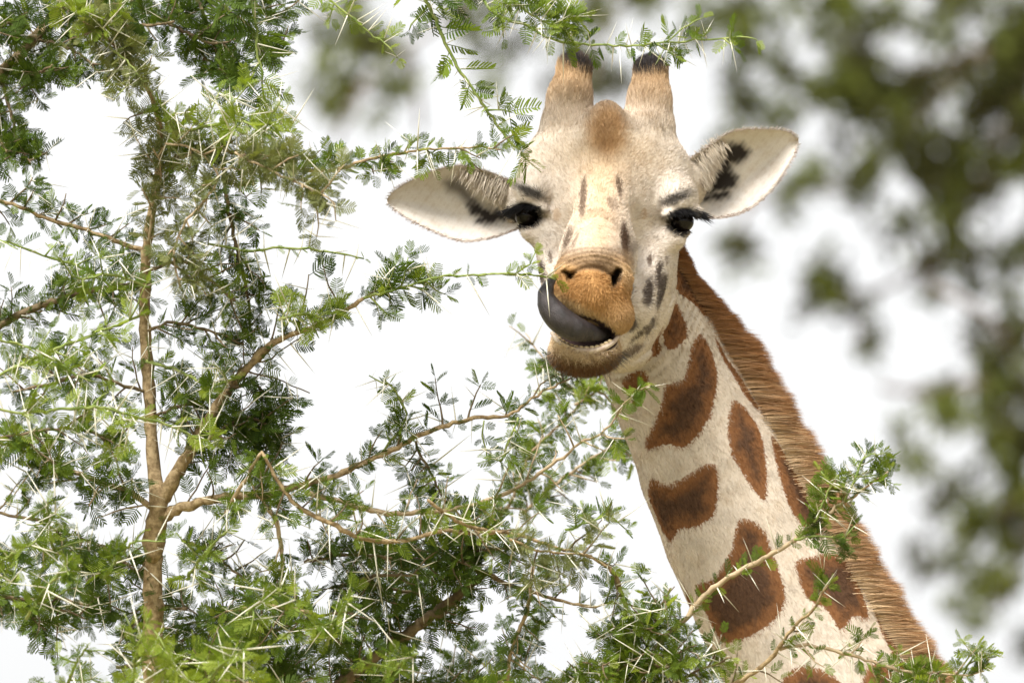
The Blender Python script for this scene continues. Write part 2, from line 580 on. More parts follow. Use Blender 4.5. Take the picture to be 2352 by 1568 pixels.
# --- coordinates along and round the neck
NP = catmull([tuple(p) for p in NECK] + [(2180, 2080, -130, 262)], 6.0)
NS = np.concatenate([[0], np.cumsum(np.linalg.norm(np.diff(NP[:, :2], axis=0), axis=1))])
NT = np.gradient(NP[:, :2], axis=0); NT /= np.linalg.norm(NT, axis=1)[:, None]
def neck_so(x, y):
    """arc length and signed offset (plus = mane side) from the neck axis, in the view plane"""
    x = np.asarray(x, float); y = np.asarray(y, float)
    best = np.full(x.shape, 1e18); bi = np.zeros(x.shape, int)
    for i in range(0, len(NP), 2):
        d = (x - NP[i, 0]) ** 2 + (y - NP[i, 1]) ** 2
        m = d < best
        best[m] = d[m]; bi[m] = i
    dx, dy = x - NP[bi, 0], y - NP[bi, 1]
    t = NT[bi]
    return NS[bi] + dx * t[:, 0] + dy * t[:, 1], dx * t[:, 1] - dy * t[:, 0], bi

def neck_surf(x, y, z):
    s, o, bi = neck_so(x, y)
    th = np.arctan2(np.abs(z - NP[bi, 2]) / NZ, o)
    return s, th * NP[bi, 3], bi

PATCHES = [
    [(1610, 768), (1632, 795), (1648, 850), (1646, 910), (1630, 960), (1602, 1002), (1570, 1030), (1535, 1020), (1486, 1032), (1489, 1005), (1510, 960), (1524, 915), (1530, 886), (1570, 870), (1583, 830), (1592, 790)],
    [(1500, 1098), (1530, 1111), (1560, 1104), (1590, 1085), (1618, 1068), (1643, 1067), (1651, 1100), (1648, 1150), (1638, 1185), (1600, 1210), (1565, 1216), (1547, 1243), (1525, 1215), (1505, 1170), (1492, 1130)],
    [(1688, 918), (1720, 948), (1745, 1000), (1756, 1050), (1761, 1100), (1757, 1147), (1735, 1130), (1702, 1080), (1681, 1040), (1674, 990), (1680, 950)],
    [(1769, 1003), (1800, 1040), (1830, 1088), (1856, 1140), (1890, 1190), (1880, 1235), (1850, 1215), (1820, 1180), (1795, 1120), (1780, 1060)],
    [(1700, 1194), (1735, 1200), (1760, 1225), (1770, 1260), (1790, 1310), (1804, 1370), (1790, 1412), (1750, 1447), (1700, 1470), (1660, 1478), (1638, 1430), (1618, 1390), (1603, 1345), (1640, 1330), (1660, 1300), (1680, 1265), (1690, 1220)],
    [(1828, 1290), (1870, 1280), (1915, 1272), (1950, 1300), (1972, 1350), (1994, 1420), (1960, 1418), (1930, 1447), (1900, 1400), (1855, 1372), (1835, 1325)],
    [(1805, 1550), (1850, 1528), (1900, 1545), (1935, 1575), (1960, 1640), (1930, 1720), (1860, 1740), (1800, 1680), (1790, 1600)],
    [(1562, 570), (1600, 636), (1628, 700), (1620, 726), (1590, 692), (1560, 672), (1543, 640), (1546, 590)],
    [(1540, 680), (1560, 705), (1576, 745), (1577, 775), (1555, 797), (1535, 802), (1524, 780), (1529, 730)],
    [(1509, 752), (1517, 790), (1512, 815), (1498, 818), (1492, 792)],
    [(1472, 850), (1489, 865), (1487, 890), (1462, 932), (1443, 900), (1433, 872)],
    [(1646, 772), (1682, 838), (1720, 898), (1743, 941), (1722, 924), (1690, 872), (1655, 806)],
    [(2000, 1390), (2062, 1500), (2090, 1560), (2060, 1530), (2025, 1460)],
    [(1985, 1540), (2030, 1530), (2080, 1600), (2090, 1700), (2030, 1720), (1985, 1640)],
    [(1700, 1600), (1750, 1610), (1770, 1680), (1740, 1760), (1690, 1720)],
    [(1436, 1030), (1447, 1050), (1452, 1075), (1444, 1066)],
    [(1575, 1345), (1590, 1370), (1600, 1405), (1588, 1392)],
    [(1398, 915), (1412, 945), (1424, 985), (1412, 970)],
]
def poly_on_neck(poly):
    P = np.array(poly, float)
    P2 = []
    for i in range(len(P)):           # closed smooth outline through the corner points
        p0, p1, p2, p3 = (P[(i + k) % len(P)] for k in (-1, 0, 1, 2))
        for t in (0, 0.33, 0.67):
            P2.append(0.5 * (2 * p1 + (p2 - p0) * t + (2 * p0 - 5 * p1 + 4 * p2 - p3) * t ** 2 + (3 * p1 - p0 - 3 * p2 + p3) * t ** 3))
    P2 = np.array(P2)
    s, o, bi = neck_so(P2[:, 0], P2[:, 1])
    th = np.arccos(np.clip(o / NP[bi, 3], -1, 1))
    return np.stack([s, th * NP[bi, 3]], -1)
NPATCH = [poly_on_neck(p) for p in PATCHES]

def neck_patch(x, y, z):
    s, a, bi = neck_surf(x, y, z)
    d = np.full(len(s), 90.0)
    for P in NPATCH:
        lo = P.min(0) - 60; hi = P.max(0) + 60
        m = (s > lo[0]) & (s < hi[0]) & (a > lo[1]) & (a < hi[1])
        if m.any(): d[m] = np.minimum(d[m], poly_sd(s[m], a[m], P))
    return d

def vnoise(P, size, seed=0):
    """smooth lattice noise, 0..1"""
    q = np.asarray(P, float) / size + 1000.0
    i = np.floor(q).astype(np.int64); f = q - i
    f = f * f * (3 - 2 * f)
    tot = 0
    for a in (0, 1):
        for b in (0, 1):
            for c in (0, 1):
                h = ((i[:, 0] + a) * 73856093 ^ (i[:, 1] + b) * 19349663 ^ (i[:, 2] + c) * 83492791 ^ (seed * 2654435761)) & 0xFFFFFF
                h = (h * 1103515245 + 12345) & 0xFFFFFF
                w = (f[:, 0] if a else 1 - f[:, 0]) * (f[:, 1] if b else 1 - f[:, 1]) * (f[:, 2] if c else 1 - f[:, 2])
                tot = tot + w * (h / float(0xFFFFFF))
    return tot

def gauss(x, y, cx, cy, rx, ry, ang=0.0, soft=0.35):
    c, s_ = math.cos(math.radians(ang)), math.sin(math.radians(ang))
    u = ((x - cx) * c + (y - cy) * s_) / rx; v = (-(x - cx) * s_ + (y - cy) * c) / ry
    r = np.sqrt(u * u + v * v)
    return 1 - smoothstep(1 - soft, 1 + soft, r)

# dark marks of the face: centre, half axes, angle, strength, colour key
MARKS = [
    (1218, 442, 37, 11, 25, 0.85, 'k'), (1552, 456, 37, 11, -22, 0.83, 'k'),
    (1338, 458, 8, 44, 5, 0.75, 'b'), (1420, 432, 7, 22, -10, 0.75, 'b'), (1401, 474, 8, 18, -18, 0.5, 'b'),
    (1279, 494, 8, 15, 4, 0.45, 'o'), (1477, 494, 7, 10, 0, 0.5, 'o'),
    (1431, 553, 10, 34, -6, 0.9, 'b'), (1304, 548, 8, 22, 20, 0.65, 'b'), (1318, 556, 5, 18, 22, 0.5, 'b'), (1264, 590, 5, 15, 0, 0.7, 'b'),
    (1245, 628, 8, 24, 0, 0.85, 'g'), (1452, 572, 10, 16, 30, 0.4, 'b'),
    (1485, 672, 11, 31, 6, 0.85, 'g'), (1510, 632, 7, 30, 6, 0.85, 'g'), (1516, 668, 8, 40, 14, 0.85, 'g'), (1490, 598, 6, 13, 4, 0.8, 'b'),
    (1445, 743, 13, 17, 30, 0.8, 'g'), (1464, 768, 5, 27, 46, 0.75, 'g'), (1492, 750, 7, 22, 26, 0.75, 'g'),
    (1450, 804, 34, 9, -28, 0.7, 'b'), (1445, 655, 6, 22, 0, 0.6, 'g'), (1438, 690, 10, 12, 0, 0.7, 'b'), (1530, 600, 4, 12, 5, 0.6, 'b'),
    (1412, 470, 5, 18, -12, 0.4, 'b'), (1300, 560, 5, 16, 20, 0.4, 'b'), (1370, 430, 22, 8, 30, 0.25, 'o'),
]
MC = {'k': (0.016, 0.013, 0.012), 'b': (0.080, 0.044, 0.024), 'g': (0.060, 0.042, 0.032), 'o': (0.36, 0.22, 0.10)}

def lerp(C, m, c):
    m = np.clip(m, 0, 1)[:, None]
    return C * (1 - m) + np.array(c) * m

def coat(P):
    """albedo and patch distance (metres) at points of the skin"""
    x, y, z = P[:, 0], P[:, 1], P[:, 2]
    C = np.tile(np.array([0.635, 0.56, 0.475]), (len(P), 1))
    s, o, bi = neck_so(x, y)
    head = smoothstep(-60, -10, z) + smoothstep(600, 540, y)
    head = np.clip(head, 0, 1)
    C = lerp(C, head, (0.66, 0.595, 0.525))
    front = smoothstep(-140, -40, z)
    # tan bridge and forehead
    cx = 1394 + (y - 330) * -0.13
    C = lerp(C, 0.62 * np.exp(-((x - cx) / 62) ** 2) * smoothstep(300, 350, y) * smoothstep(640, 560, y) * front, (0.56, 0.375, 0.19))
    C = lerp(C, 0.45 * gauss(x, y, 1394, 345, 130, 75, 0, 0.7), (0.60, 0.45, 0.28))
    # horns
    hm = smoothstep(315, 165, y) * smoothstep(380, 300, y)
    C = lerp(C, 0.82 * hm, (0.50, 0.32, 0.150))
    C = lerp(C, 0.85 * gauss(x + 0.6 * (vnoise(P, 14, 6) - 0.5) * 20, y, 1394, 300, 44, 62, 0, 0.45) * smoothstep(-60, 0, z), (0.40, 0.225, 0.088))
    C = lerp(C, 0.5 * gauss(x, y, 1392, 318, 22, 30, 0, 0.6) * smoothstep(-60, 0, z), (0.20, 0.10, 0.04))
    tip = np.where(x < 1400, 160 + (x - 1320) * 0.42, 172 - (x - 1496) * 0.10)
    C = lerp(C, smoothstep(tip + 12, tip - 14, y) * (y < 220), (0.030, 0.026, 0.028))
    C = lerp(C, smoothstep(1352, 1366, x) * (x < 1400) * (y < 235) * smoothstep(235, 200, y) * 0.7, (0.05, 0.04, 0.04))
    C = lerp(C, 0.35 * (smoothstep(1215, 1165, x) + smoothstep(1560, 1610, x)) * (y < 560), (0.62, 0.55, 0.46))
    n1 = vnoise(P, 11, 1); n2 = vnoise(P, 26, 2); n3 = vnoise(P, 5, 3)
    flecks = smoothstep(0.50, 0.85, 0.55 * n1 + 0.45 * n3) * (0.35 + 0.65 * smoothstep(0.3, 0.7, n2))
    C = lerp(C, 0.42 * flecks * head * smoothstep(760, 700, y) * np.exp(-((x - 1390) / 130) ** 2), (0.36, 0.235, 0.125))
    C = C * (1 - 0.16 * smoothstep(0.35, 0.8, n2) * (0.4 + 0.6 * n1))[:, None]
    wx = x + (n1 - 0.5) * 9 + (n3 - 0.5) * 5; wy = y + (vnoise(P, 12, 4) - 0.5) * 12 + (vnoise(P, 5, 5) - 0.5) * 6
    for cx_, cy_, rx, ry, an, st, key in MARKS:
        C = lerp(C, min(1.0, st * 1.12) * gauss(x + 0.55 * (wx - x), y + 0.55 * (wy - y), cx_, cy_, rx * (0.92 if key == 'b' else 1.1), ry * 1.1, an, 0.55 if key == 'k' else 0.25) * smoothstep(-150, -90, z), MC[key])
    # muzzle
    mz = smoothstep(225, 325, z)
    C = lerp(C, 0.9 * mz * smoothstep(570, 600, y), (0.50, 0.325, 0.155))
    C = lerp(C, 0.95 * mz * gauss(x, y, 1356, 668, 88, 52, 16, 0.3), (0.44, 0.240, 0.085))
    C = lerp(C, 0.5 * mz * gauss(x, y, 1350, 608, 58, 12, 8, 0.5), (0.15, 0.095, 0.055))
    C = lerp(C, 0.55 * mz * gauss(x, y, 1390, 612, 32, 18, 30, 0.5), (0.13, 0.085, 0.05))
    C = lerp(C, 0.85 * mz * gauss(x, y, 1338, 722, 90, 17, 32, 0.6), (0.60, 0.45, 0.25))
    C = lerp(C, 0.5 * mz * gauss(x, y, 1412, 722, 32, 36, -20, 0.6), (0.50, 0.32, 0.15))
    rc = np.sqrt((x - 1354) ** 2 + ((y - 684) * 0.95) ** 2)
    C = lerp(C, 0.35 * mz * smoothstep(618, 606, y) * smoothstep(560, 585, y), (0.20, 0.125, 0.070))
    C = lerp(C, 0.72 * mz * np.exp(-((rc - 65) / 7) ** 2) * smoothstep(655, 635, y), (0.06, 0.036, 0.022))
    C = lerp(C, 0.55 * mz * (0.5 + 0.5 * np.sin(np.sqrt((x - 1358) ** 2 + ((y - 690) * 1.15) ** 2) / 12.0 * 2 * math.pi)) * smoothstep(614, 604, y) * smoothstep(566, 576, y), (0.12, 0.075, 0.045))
    C = lerp(C, 0.97 * gauss(x, y, 1410, 641, 12, 25, 24, 0.3) * mz, (0.02, 0.016, 0.015))
    C = lerp(C, 0.85 * gauss(x, y, 1304, 634, 17, 7, 30, 0.4) * mz, (0.03, 0.024, 0.02))
    # chin
    ch = smoothstep(238, 285, z + 0.35 * (1400 - x)) * smoothstep(760, 775, y) * smoothstep(1446, 1424, x)
    C = lerp(C, ch, (0.62, 0.50, 0.34))
    bow = 821 + ((x - 1342) / 85) ** 2 * -26
    C = lerp(C, 0.92 * ch * smoothstep(bow - 6, bow + 16, y), (0.17, 0.075, 0.028))
    # inside of the mouth
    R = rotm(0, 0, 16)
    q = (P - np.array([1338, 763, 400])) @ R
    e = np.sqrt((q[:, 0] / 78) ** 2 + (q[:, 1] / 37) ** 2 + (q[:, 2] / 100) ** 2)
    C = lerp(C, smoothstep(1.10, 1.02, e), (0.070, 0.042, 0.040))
    # eyes
    for ex, ey, an in ((1210, 494, 25), (1566, 507, -25)):
        C = lerp(C, gauss(x, y, ex, ey + 1, 38, 30, an, 0.16) * smoothstep(-120, -90, z), (0.014, 0.011, 0.011))
        C = lerp(C, 0.75 * gauss(x, y, ex + (22 if ex < 1400 else -24), ey - 4, 26, 9, -4 if ex < 1400 else 4, 0.4) * smoothstep(-120, -90, z), (0.02, 0.016, 0.015))
    for ex, ey, gx, gy in ((1203, 512, 19, 18), (1566, 527, 19, 18), (1182, 492, 26, 12), (1596, 508, 22, 10)):
        C = lerp(C, gauss(x, y, ex, ey, gx, gy, 0, 0.25) * smoothstep(-120, -90, z), (0.014, 0.011, 0.011))
    pd = neck_patch(x, y, z)
    # patches belong to the neck, not to the face
    isneck = smoothstep(40, -40, z)
    isneck *= np.where((y < 560) & (x < 1580), 0, 1)
    isneck *= np.where((z > -95) & (y < 720) & (x < 1535), 0, 1)
    pd = np.where(isneck > 0.5, pd, 90.0)
    return C, pd * S

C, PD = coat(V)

giraffe = thing("giraffe", "tall patched giraffe licking its muzzle with a dark tongue beside the thorny acacia", "giraffe", tuple(v2w(np.array([2600.0, 784, -150])) * np.array([1, 1, 0])))
G0 = np.array(giraffe.location)

# --- trunk and legs out of the picture, coarser, in the same skin
def coarse_body():
    global FIELD, LO, DIM, AX, H
    sv = (FIELD, LO, DIM, AX, H)
    # work in a world-aligned frame (x, height, depth) in metres * 1000
    yb = ORG[1] + 0.12
    H = 32.0
    LO = np.array([250.0, -40.0, -620.0]); HI = np.array([3150.0, 4300.0, 620.0])
    DIM = ((HI - LO) / H).astype(int) + 1
    FIELD = np.full(DIM, 150.0, np.float32)
    AX = [LO[k] + H * np.arange(DIM[k]) for k in range(3)]
    def wv(p):
        w = v2w(np.array(p, float)); return np.array([w[0] * 1000, w[2] * 1000, (w[1] - yb) * 1000])
    a, b = NECK[-2], NECK[-1]
    m = S * 1000
    P = [(wv(b[:3]), b[3] * m * 0.96), (np.array([960, 3250, 20.0]), 235), (np.array([1230, 2720, 0.0]), 330)]
    A = NECK[-2] * 0.35 + NECK[-1] * 0.65
    P = [(wv(A[:3]), A[3] * m * 0.95)] + P
    def cone(a, b, ra, rb, k=60, sz=1.0):
        w = window(np.minimum(a, b) - max(ra, rb), np.maximum(a, b) + max(ra, rb), 160)
        FIELD[w] = smin(FIELD[w], sd_cone(*coords(w), a, b, ra, rb, sz), k)
    for (p, r), (q, t) in zip(P[:-1], P[1:]): cone(p, q, r, t, 30, 0.74)
    cone((1330, 2520, 0), (2350, 2260, 0), 430, 360, 90, 0.78)
    for sx in (-1, 1):
        cone((1300, 2450, sx * 170), (1320, 1400, sx * 190), 190, 95)
        cone((1320, 1400, sx * 190), (1310, 1230, sx * 190), 92, 88)
        cone((1310, 1230, sx * 190), (1320, 160, sx * 190), 72, 56)
        cone((1320, 130, sx * 190), (1290, 60, sx * 190), 70, 82)
        cone((2420, 2200, sx * 160), (2330, 1560, sx * 190), 230, 130)
        cone((2330, 1560, sx * 190), (2520, 1180, sx * 190), 105, 76)
        cone((2520, 1180, sx * 190), (2490, 160, sx * 190), 66, 55)
        cone((2490, 130, sx * 190), (2460, 60, sx * 190), 70, 82)
    cone((2680, 2330, 0), (2820, 1500, 0), 45, 22)
    V2, Q2 = surface_nets(FIELD, LO, H)
    W = np.stack([V2[:, 0] / 1000, V2[:, 2] / 1000 + yb, V2[:, 1] / 1000], -1)
    FIELD, LO, DIM, AX, H = sv
    return W, Q2

WB, QB = coarse_body()
# blotches on the unseen body from random cell centres
seeds = rng.uniform([0.2, 0, 0.8], [3.1, 2 * math.pi, 3.6], (150, 3))
sx_ = np.stack([seeds[:, 0], ORG[1] + 0.12 + 0.33 * np.cos(seeds[:, 1]), seeds[:, 2]], -1)
dd = np.linalg.norm(WB[:, None, :] - sx_[None], axis=2)
dd.sort(axis=1)
PDB = 0.045 - (dd[:, 1] - dd[:, 0])
PDB = np.where(WB[:, 2] < 0.9, 0.09, PDB)
W_all = np.vstack([v2w(V), WB]) - G0
C_all = np.vstack([C, np.tile([0.66, 0.575, 0.465], (len(WB), 1))])
P_all = np.concatenate([PD, np.maximum(PDB, -0.06)])
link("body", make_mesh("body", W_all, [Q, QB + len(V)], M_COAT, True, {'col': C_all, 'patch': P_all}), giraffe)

# ------------------------------------------------------------------ hair
def hair_mesh(root, d, bend, length, width, col, pd, rnd, tipcol=None, segs=2):
    """ribbons in the animal frame; returns arrays for make_mesh (world, relative to the giraffe)"""
    n = len(root)
    side = np.cross(d, rng.normal(size=(n, 3)))
    side /= np.linalg.norm(side, axis=1)[:, None] + 1e-9
    Vs = []; Cs = []
    ts = [i / segs for i in range(segs)]
    for t in ts:
        c = root + d * (length * t)[:, None] + bend * (length * t * t)[:, None]
        w = (width * (1 - 0.45 * t))[:, None] * side * 0.5
        Vs += [c - w, c + w]
        cc = col if tipcol is None else col * (1 - t ** 1.15) + tipcol * t ** 1.15
        Cs += [cc, cc]
    Vs.append(root + d * length[:, None] + bend * length[:, None])
    Cs.append(col if tipcol is None else tipcol)
    k = len(Vs)
    VV = np.stack(Vs, 1).reshape(-1, 3)
    CC = np.stack(Cs, 1).reshape(-1, 3)
    b = np.arange(n)[:, None] * k
    quads = np.vstack([b + np.array([[2 * i, 2 * i + 1, 2 * i + 3, 2 * i + 2]]) for i in range(segs - 1)]) if segs > 1 else np.zeros((0, 4), int)
    tris = b + np.array([[2 * segs - 2, 2 * segs - 1, 2 * segs]])
    return v2w(VV) - G0, [quads, tris], {'col': CC, 'patch': np.repeat(pd, k), 'rnd': np.repeat(rnd, k)}

def hair_part(name, args, mat=None, parent=giraffe, kind='stuff'):
    vv, ff, aa = args
    o = link(name, make_mesh(name, vv, ff, mat or M_FUR, True, aa), parent)
    if kind: o['kind'] = kind
    return o

def tangent(d, n):
    t = d - n * (d * n).sum(1)[:, None]
    return t / (np.linalg.norm(t, axis=1)[:, None] + 1e-9)

def neck_patch_keep(root, pd):
    return pd

def fur():
    vis = V[Q].mean(1)
    fn = np.cross(V[Q[:, 2]] - V[Q[:, 0]], V[Q[:, 3]] - V[Q[:, 1]])
    area = np.linalg.norm(fn, axis=1) * 0.5
    nz = NRM[Q[:, 0], 2]
    R = rotm(0, 0, 16)
    q = (vis - np.array([1338, 763, 400])) @ R
    mouth = np.sqrt((q[:, 0] / 78) ** 2 + (q[:, 1] / 37) ** 2 + (q[:, 2] / 100) ** 2) < 1.06
    eye = np.zeros(len(vis), bool)
    for ex, ey in ((1210, 494), (1566, 507)):
        eye |= (np.hypot(vis[:, 0] - ex, vis[:, 1] - ey) < 30) & (vis[:, 2] > -90)
    wgt = area * (0.25 + 0.75 * (nz > -0.25)) * (~mouth) * (~eye) * (vis[:, 1] < 1640)
    horn = (vis[:, 1] < 300); muz = (vis[:, 2] > 250)
    wgt = wgt * (1 + 0.8 * horn + 1.3 * muz)
    n = 250000
    fi = rng.choice(len(Q), n, p=wgt / wgt.sum())
    a, b = rng.random(n), rng.random(n)
    A, B, C_, D = (V[Q[fi, k]] for k in range(4))
    root = (A * (1 - a)[:, None] + B * a[:, None]) * (1 - b)[:, None] + (D * (1 - a)[:, None] + C_ * a[:, None]) * b[:, None]
    N = NRM[Q[fi, 0]]
    root = root - N * 0.8
    col, pd = coat(root + rng.normal(0, 2.2, (n, 3)) * np.array([1, 1.6, 0.5]))
    pd = neck_patch_keep(root, pd)
    s, o, bi = neck_so(root[:, 0], root[:, 1])
    ax = np.stack([NT[bi, 0], NT[bi, 1], np.zeros(n)], -1)
    nose = np.array([1360, 648, 440.0])
    away = root - nose
    away /= np.linalg.norm(away, axis=1)[:, None]
    onneck = ((root[:, 2] < -40) & (root[:, 1] > 600)) | (root[:, 1] > 880)
    d = np.where(onneck[:, None], ax, away)
    hornm = (root[:, 1] < 330) & (root[:, 2] < 0)
    d = np.where(hornm[:, None], np.array([0, -1.0, -0.3]), d)
    chin = (root[:, 2] + 0.35 * (1400 - root[:, 0]) > 250) & (root[:, 1] > 775) & (root[:, 0] < 1440)
    cd = root - np.array([1342, 770, 330.0]); cd /= np.linalg.norm(cd, axis=1)[:, None]
    d = np.where(chin[:, None], cd + np.array([0, 0.25, 0]), d)
    muzz = (root[:, 2] > 290) & ~chin
    d = np.where((muzz & (root[:, 1] > 625))[:, None], d * 0.6 + np.array([0, 0.55, 0]), d)
    t = tangent(d + rng.normal(size=(n, 3)) * np.where(muzz, 0.5, 0.24)[:, None], N)
    lift = np.where(chin, 0.95, np.where(muzz, 0.5, np.where(onneck, 0.22, 0.30)))
    tips = hornm & (root[:, 1] < 170)
    lift = np.where(tips, 0.40, lift)
    h = t + N * (lift * rng.uniform(0.6, 1.4, n))[:, None]
    h /= np.linalg.norm(h, axis=1)[:, None]
    L = np.where(chin, 17, np.where(muzz, 9.5, np.where(onneck, 9.5, 9))) * rng.uniform(0.6, 1.3, n)
    L = L * (1 - 0.6 * (muzz & (root[:, 1] < 632)))
    L = L * np.where(chin, 0.3 + 0.7 * smoothstep(785, 822, root[:, 1]), 1)
    L = L + hornm * 5 * smoothstep(330, 250, root[:, 1])
    L = np.where(tips, 17 * rng.uniform(0.6, 1.3, n), L)
    W = np.where(onneck, 1.4, 1.2) * rng.uniform(0.7, 1.2, n)
    tip = col.copy()
    tip = np.where((chin & (root[:, 1] > 828))[:, None], col * 0.72, tip)
    return hair_mesh(root, h, t * 0.25, L, W, col, pd, rng.random(n), tip)
hair_part("fur", fur())

def mane():
    n = 64000
    s0 = np.interp(np.array([560.0, 1640.0]), NP[:, 1], NS)
    s = rng.uniform(NS[0] + 8, NS[-1] - 250, n)
    ix = np.interp(s, NS, np.arange(len(NS)))
    i = ix.astype(int)
    px = np.stack([np.interp(ix, np.arange(len(NS)), NP[:, k]) for k in range(4)], -1)
    t = NT[i]
    nrm = np.stack([t[:, 1], -t[:, 0], np.zeros(n)], -1)
    th = rng.normal(0, 0.16, n)
    root = px[:, :3] + nrm * (px[:, 3] * np.cos(th) * 0.985)[:, None] + np.array([0, 0, 1.0]) * (px[:, 3] * NZ * np.sin(th))[:, None]
    ax = np.stack([t[:, 0], t[:, 1], np.zeros(n)], -1)
    clump = np.sin(s / 13.0) * 0.05 + np.sin(s / 4.1 + 1) * 0.03
    up = smoothstep(60, 330, s)                    # short and ruffled at the poll
    d = nrm * 1.0 + ax * (0.27 + clump + rng.normal(0, 0.10, n))[:, None] + np.array([0, 0, 1.0]) * (np.sin(th) * 0.9 + rng.normal(0, 0.06, n))[:, None]
    d /= np.linalg.norm(d, axis=1)[:, None]
    L = (37 + 53 * up) * rng.uniform(0.6, 1.06, n) * (1 + 0.05 * np.sin(s / 21.0) + 0.04 * np.sin(s / 8.3))
    # roots pale where the coat between patches is pale, brown where a patch meets the mane
    band = 0.5 + 0.5 * np.sin(s / 62.0 + 0.8) + 0.35 * np.sin(s / 17.0)
    brown = np.clip(smoothstep(520, 250, s) * 0.75 + smoothstep(0.85, 1.3, band) * 0.5, 0, 1)
    pale = np.array([0.66, 0.52, 0.34]); br = np.array([0.30, 0.13, 0.045])
    c0 = pale * (1 - brown)[:, None] + br * brown[:, None]
    c1 = np.tile(np.array([0.31, 0.140, 0.046]), (n, 1))
    dk = (rng.random(n) < 0.14 + 0.25 * (band > 1.05))[:, None]
    c1 = np.where(dk, c1 * 0.45, c1)
    lt = (rng.random(n) < 0.20 * smoothstep(200, 520, s))[:, None]
    c1 = np.where(lt, np.array([0.52, 0.36, 0.19]), c1)
    return hair_mesh(root, d, ax * 0.10 + np.array([0, 0.05, 0]), L, rng.uniform(0.7, 1.25, n), c0, np.full(n, 0.09), rng.random(n), c1, 4)
hair_part("mane", mane())

# ------------------------------------------------------------------ ears
EAR_R = dict(up=[(1566, 372), (1600, 352), (1632, 330), (1664, 308), (1700, 296), (1758, 295), (1808, 300), (1836, 318)],
             lo=[(1590, 492), (1622, 501), (1660, 501), (1700, 492), (1742, 468), (1786, 422), (1822, 362), (1836, 326)],
             z0=-78, z1=-55, depth=52,
             dark=[[(1660, 331), (1706, 330), (1724, 348), (1708, 366), (1682, 374), (1678, 391), (1695, 404), (1693, 423), (1671, 434), (1637, 439), (1600, 466), (1600, 440), (1640, 412), (1655, 374)],
                   [(1600, 462), (1646, 440), (1680, 438), (1672, 452), (1637, 457)]],
             fringe=[(1608, 352), (1648, 322), (1662, 322)], fdir=(0.62, 0.95), root=[(1585, 378), (1605, 440)])
EAR_L = dict(up=[(1190, 420), (1160, 408), (1120, 392), (1062, 378), (1004, 388), (950, 410), (906, 436), (888, 456)],
             lo=[(1205, 522), (1186, 527), (1140, 545), (1085, 555), (1044, 551), (990, 530), (930, 498), (889, 466)],
             z0=-78, z1=-50, depth=50,
             dark=[[(1076, 467), (1090, 464), (1108, 477), (1130, 486), (1160, 475), (1192, 480), (1190, 498), (1147, 504), (1121, 511), (1094, 508), (1104, 497), (1080, 487)]], soft=[(1018, 416), (1052, 405), (1074, 432), (1092, 460), (1080, 470), (1050, 442), (1029, 436)],
             fringe=[(1056, 380), (1110, 395), (1160, 415)], fdir=(-0.42, 0.95), root=[(1178, 430), (1178, 470)])

def resample(pts, n):
    P = np.array(pts, float)
    Cm = catmull(np.hstack([P, np.zeros((len(P), 1))]), 3.0)[:, :2]
    L = np.concatenate([[0], np.cumsum(np.linalg.norm(np.diff(Cm, axis=0), axis=1))])
    t = np.linspace(0, L[-1], n)
    return np.stack([np.interp(t, L, Cm[:, k]) for k in (0, 1)], -1)

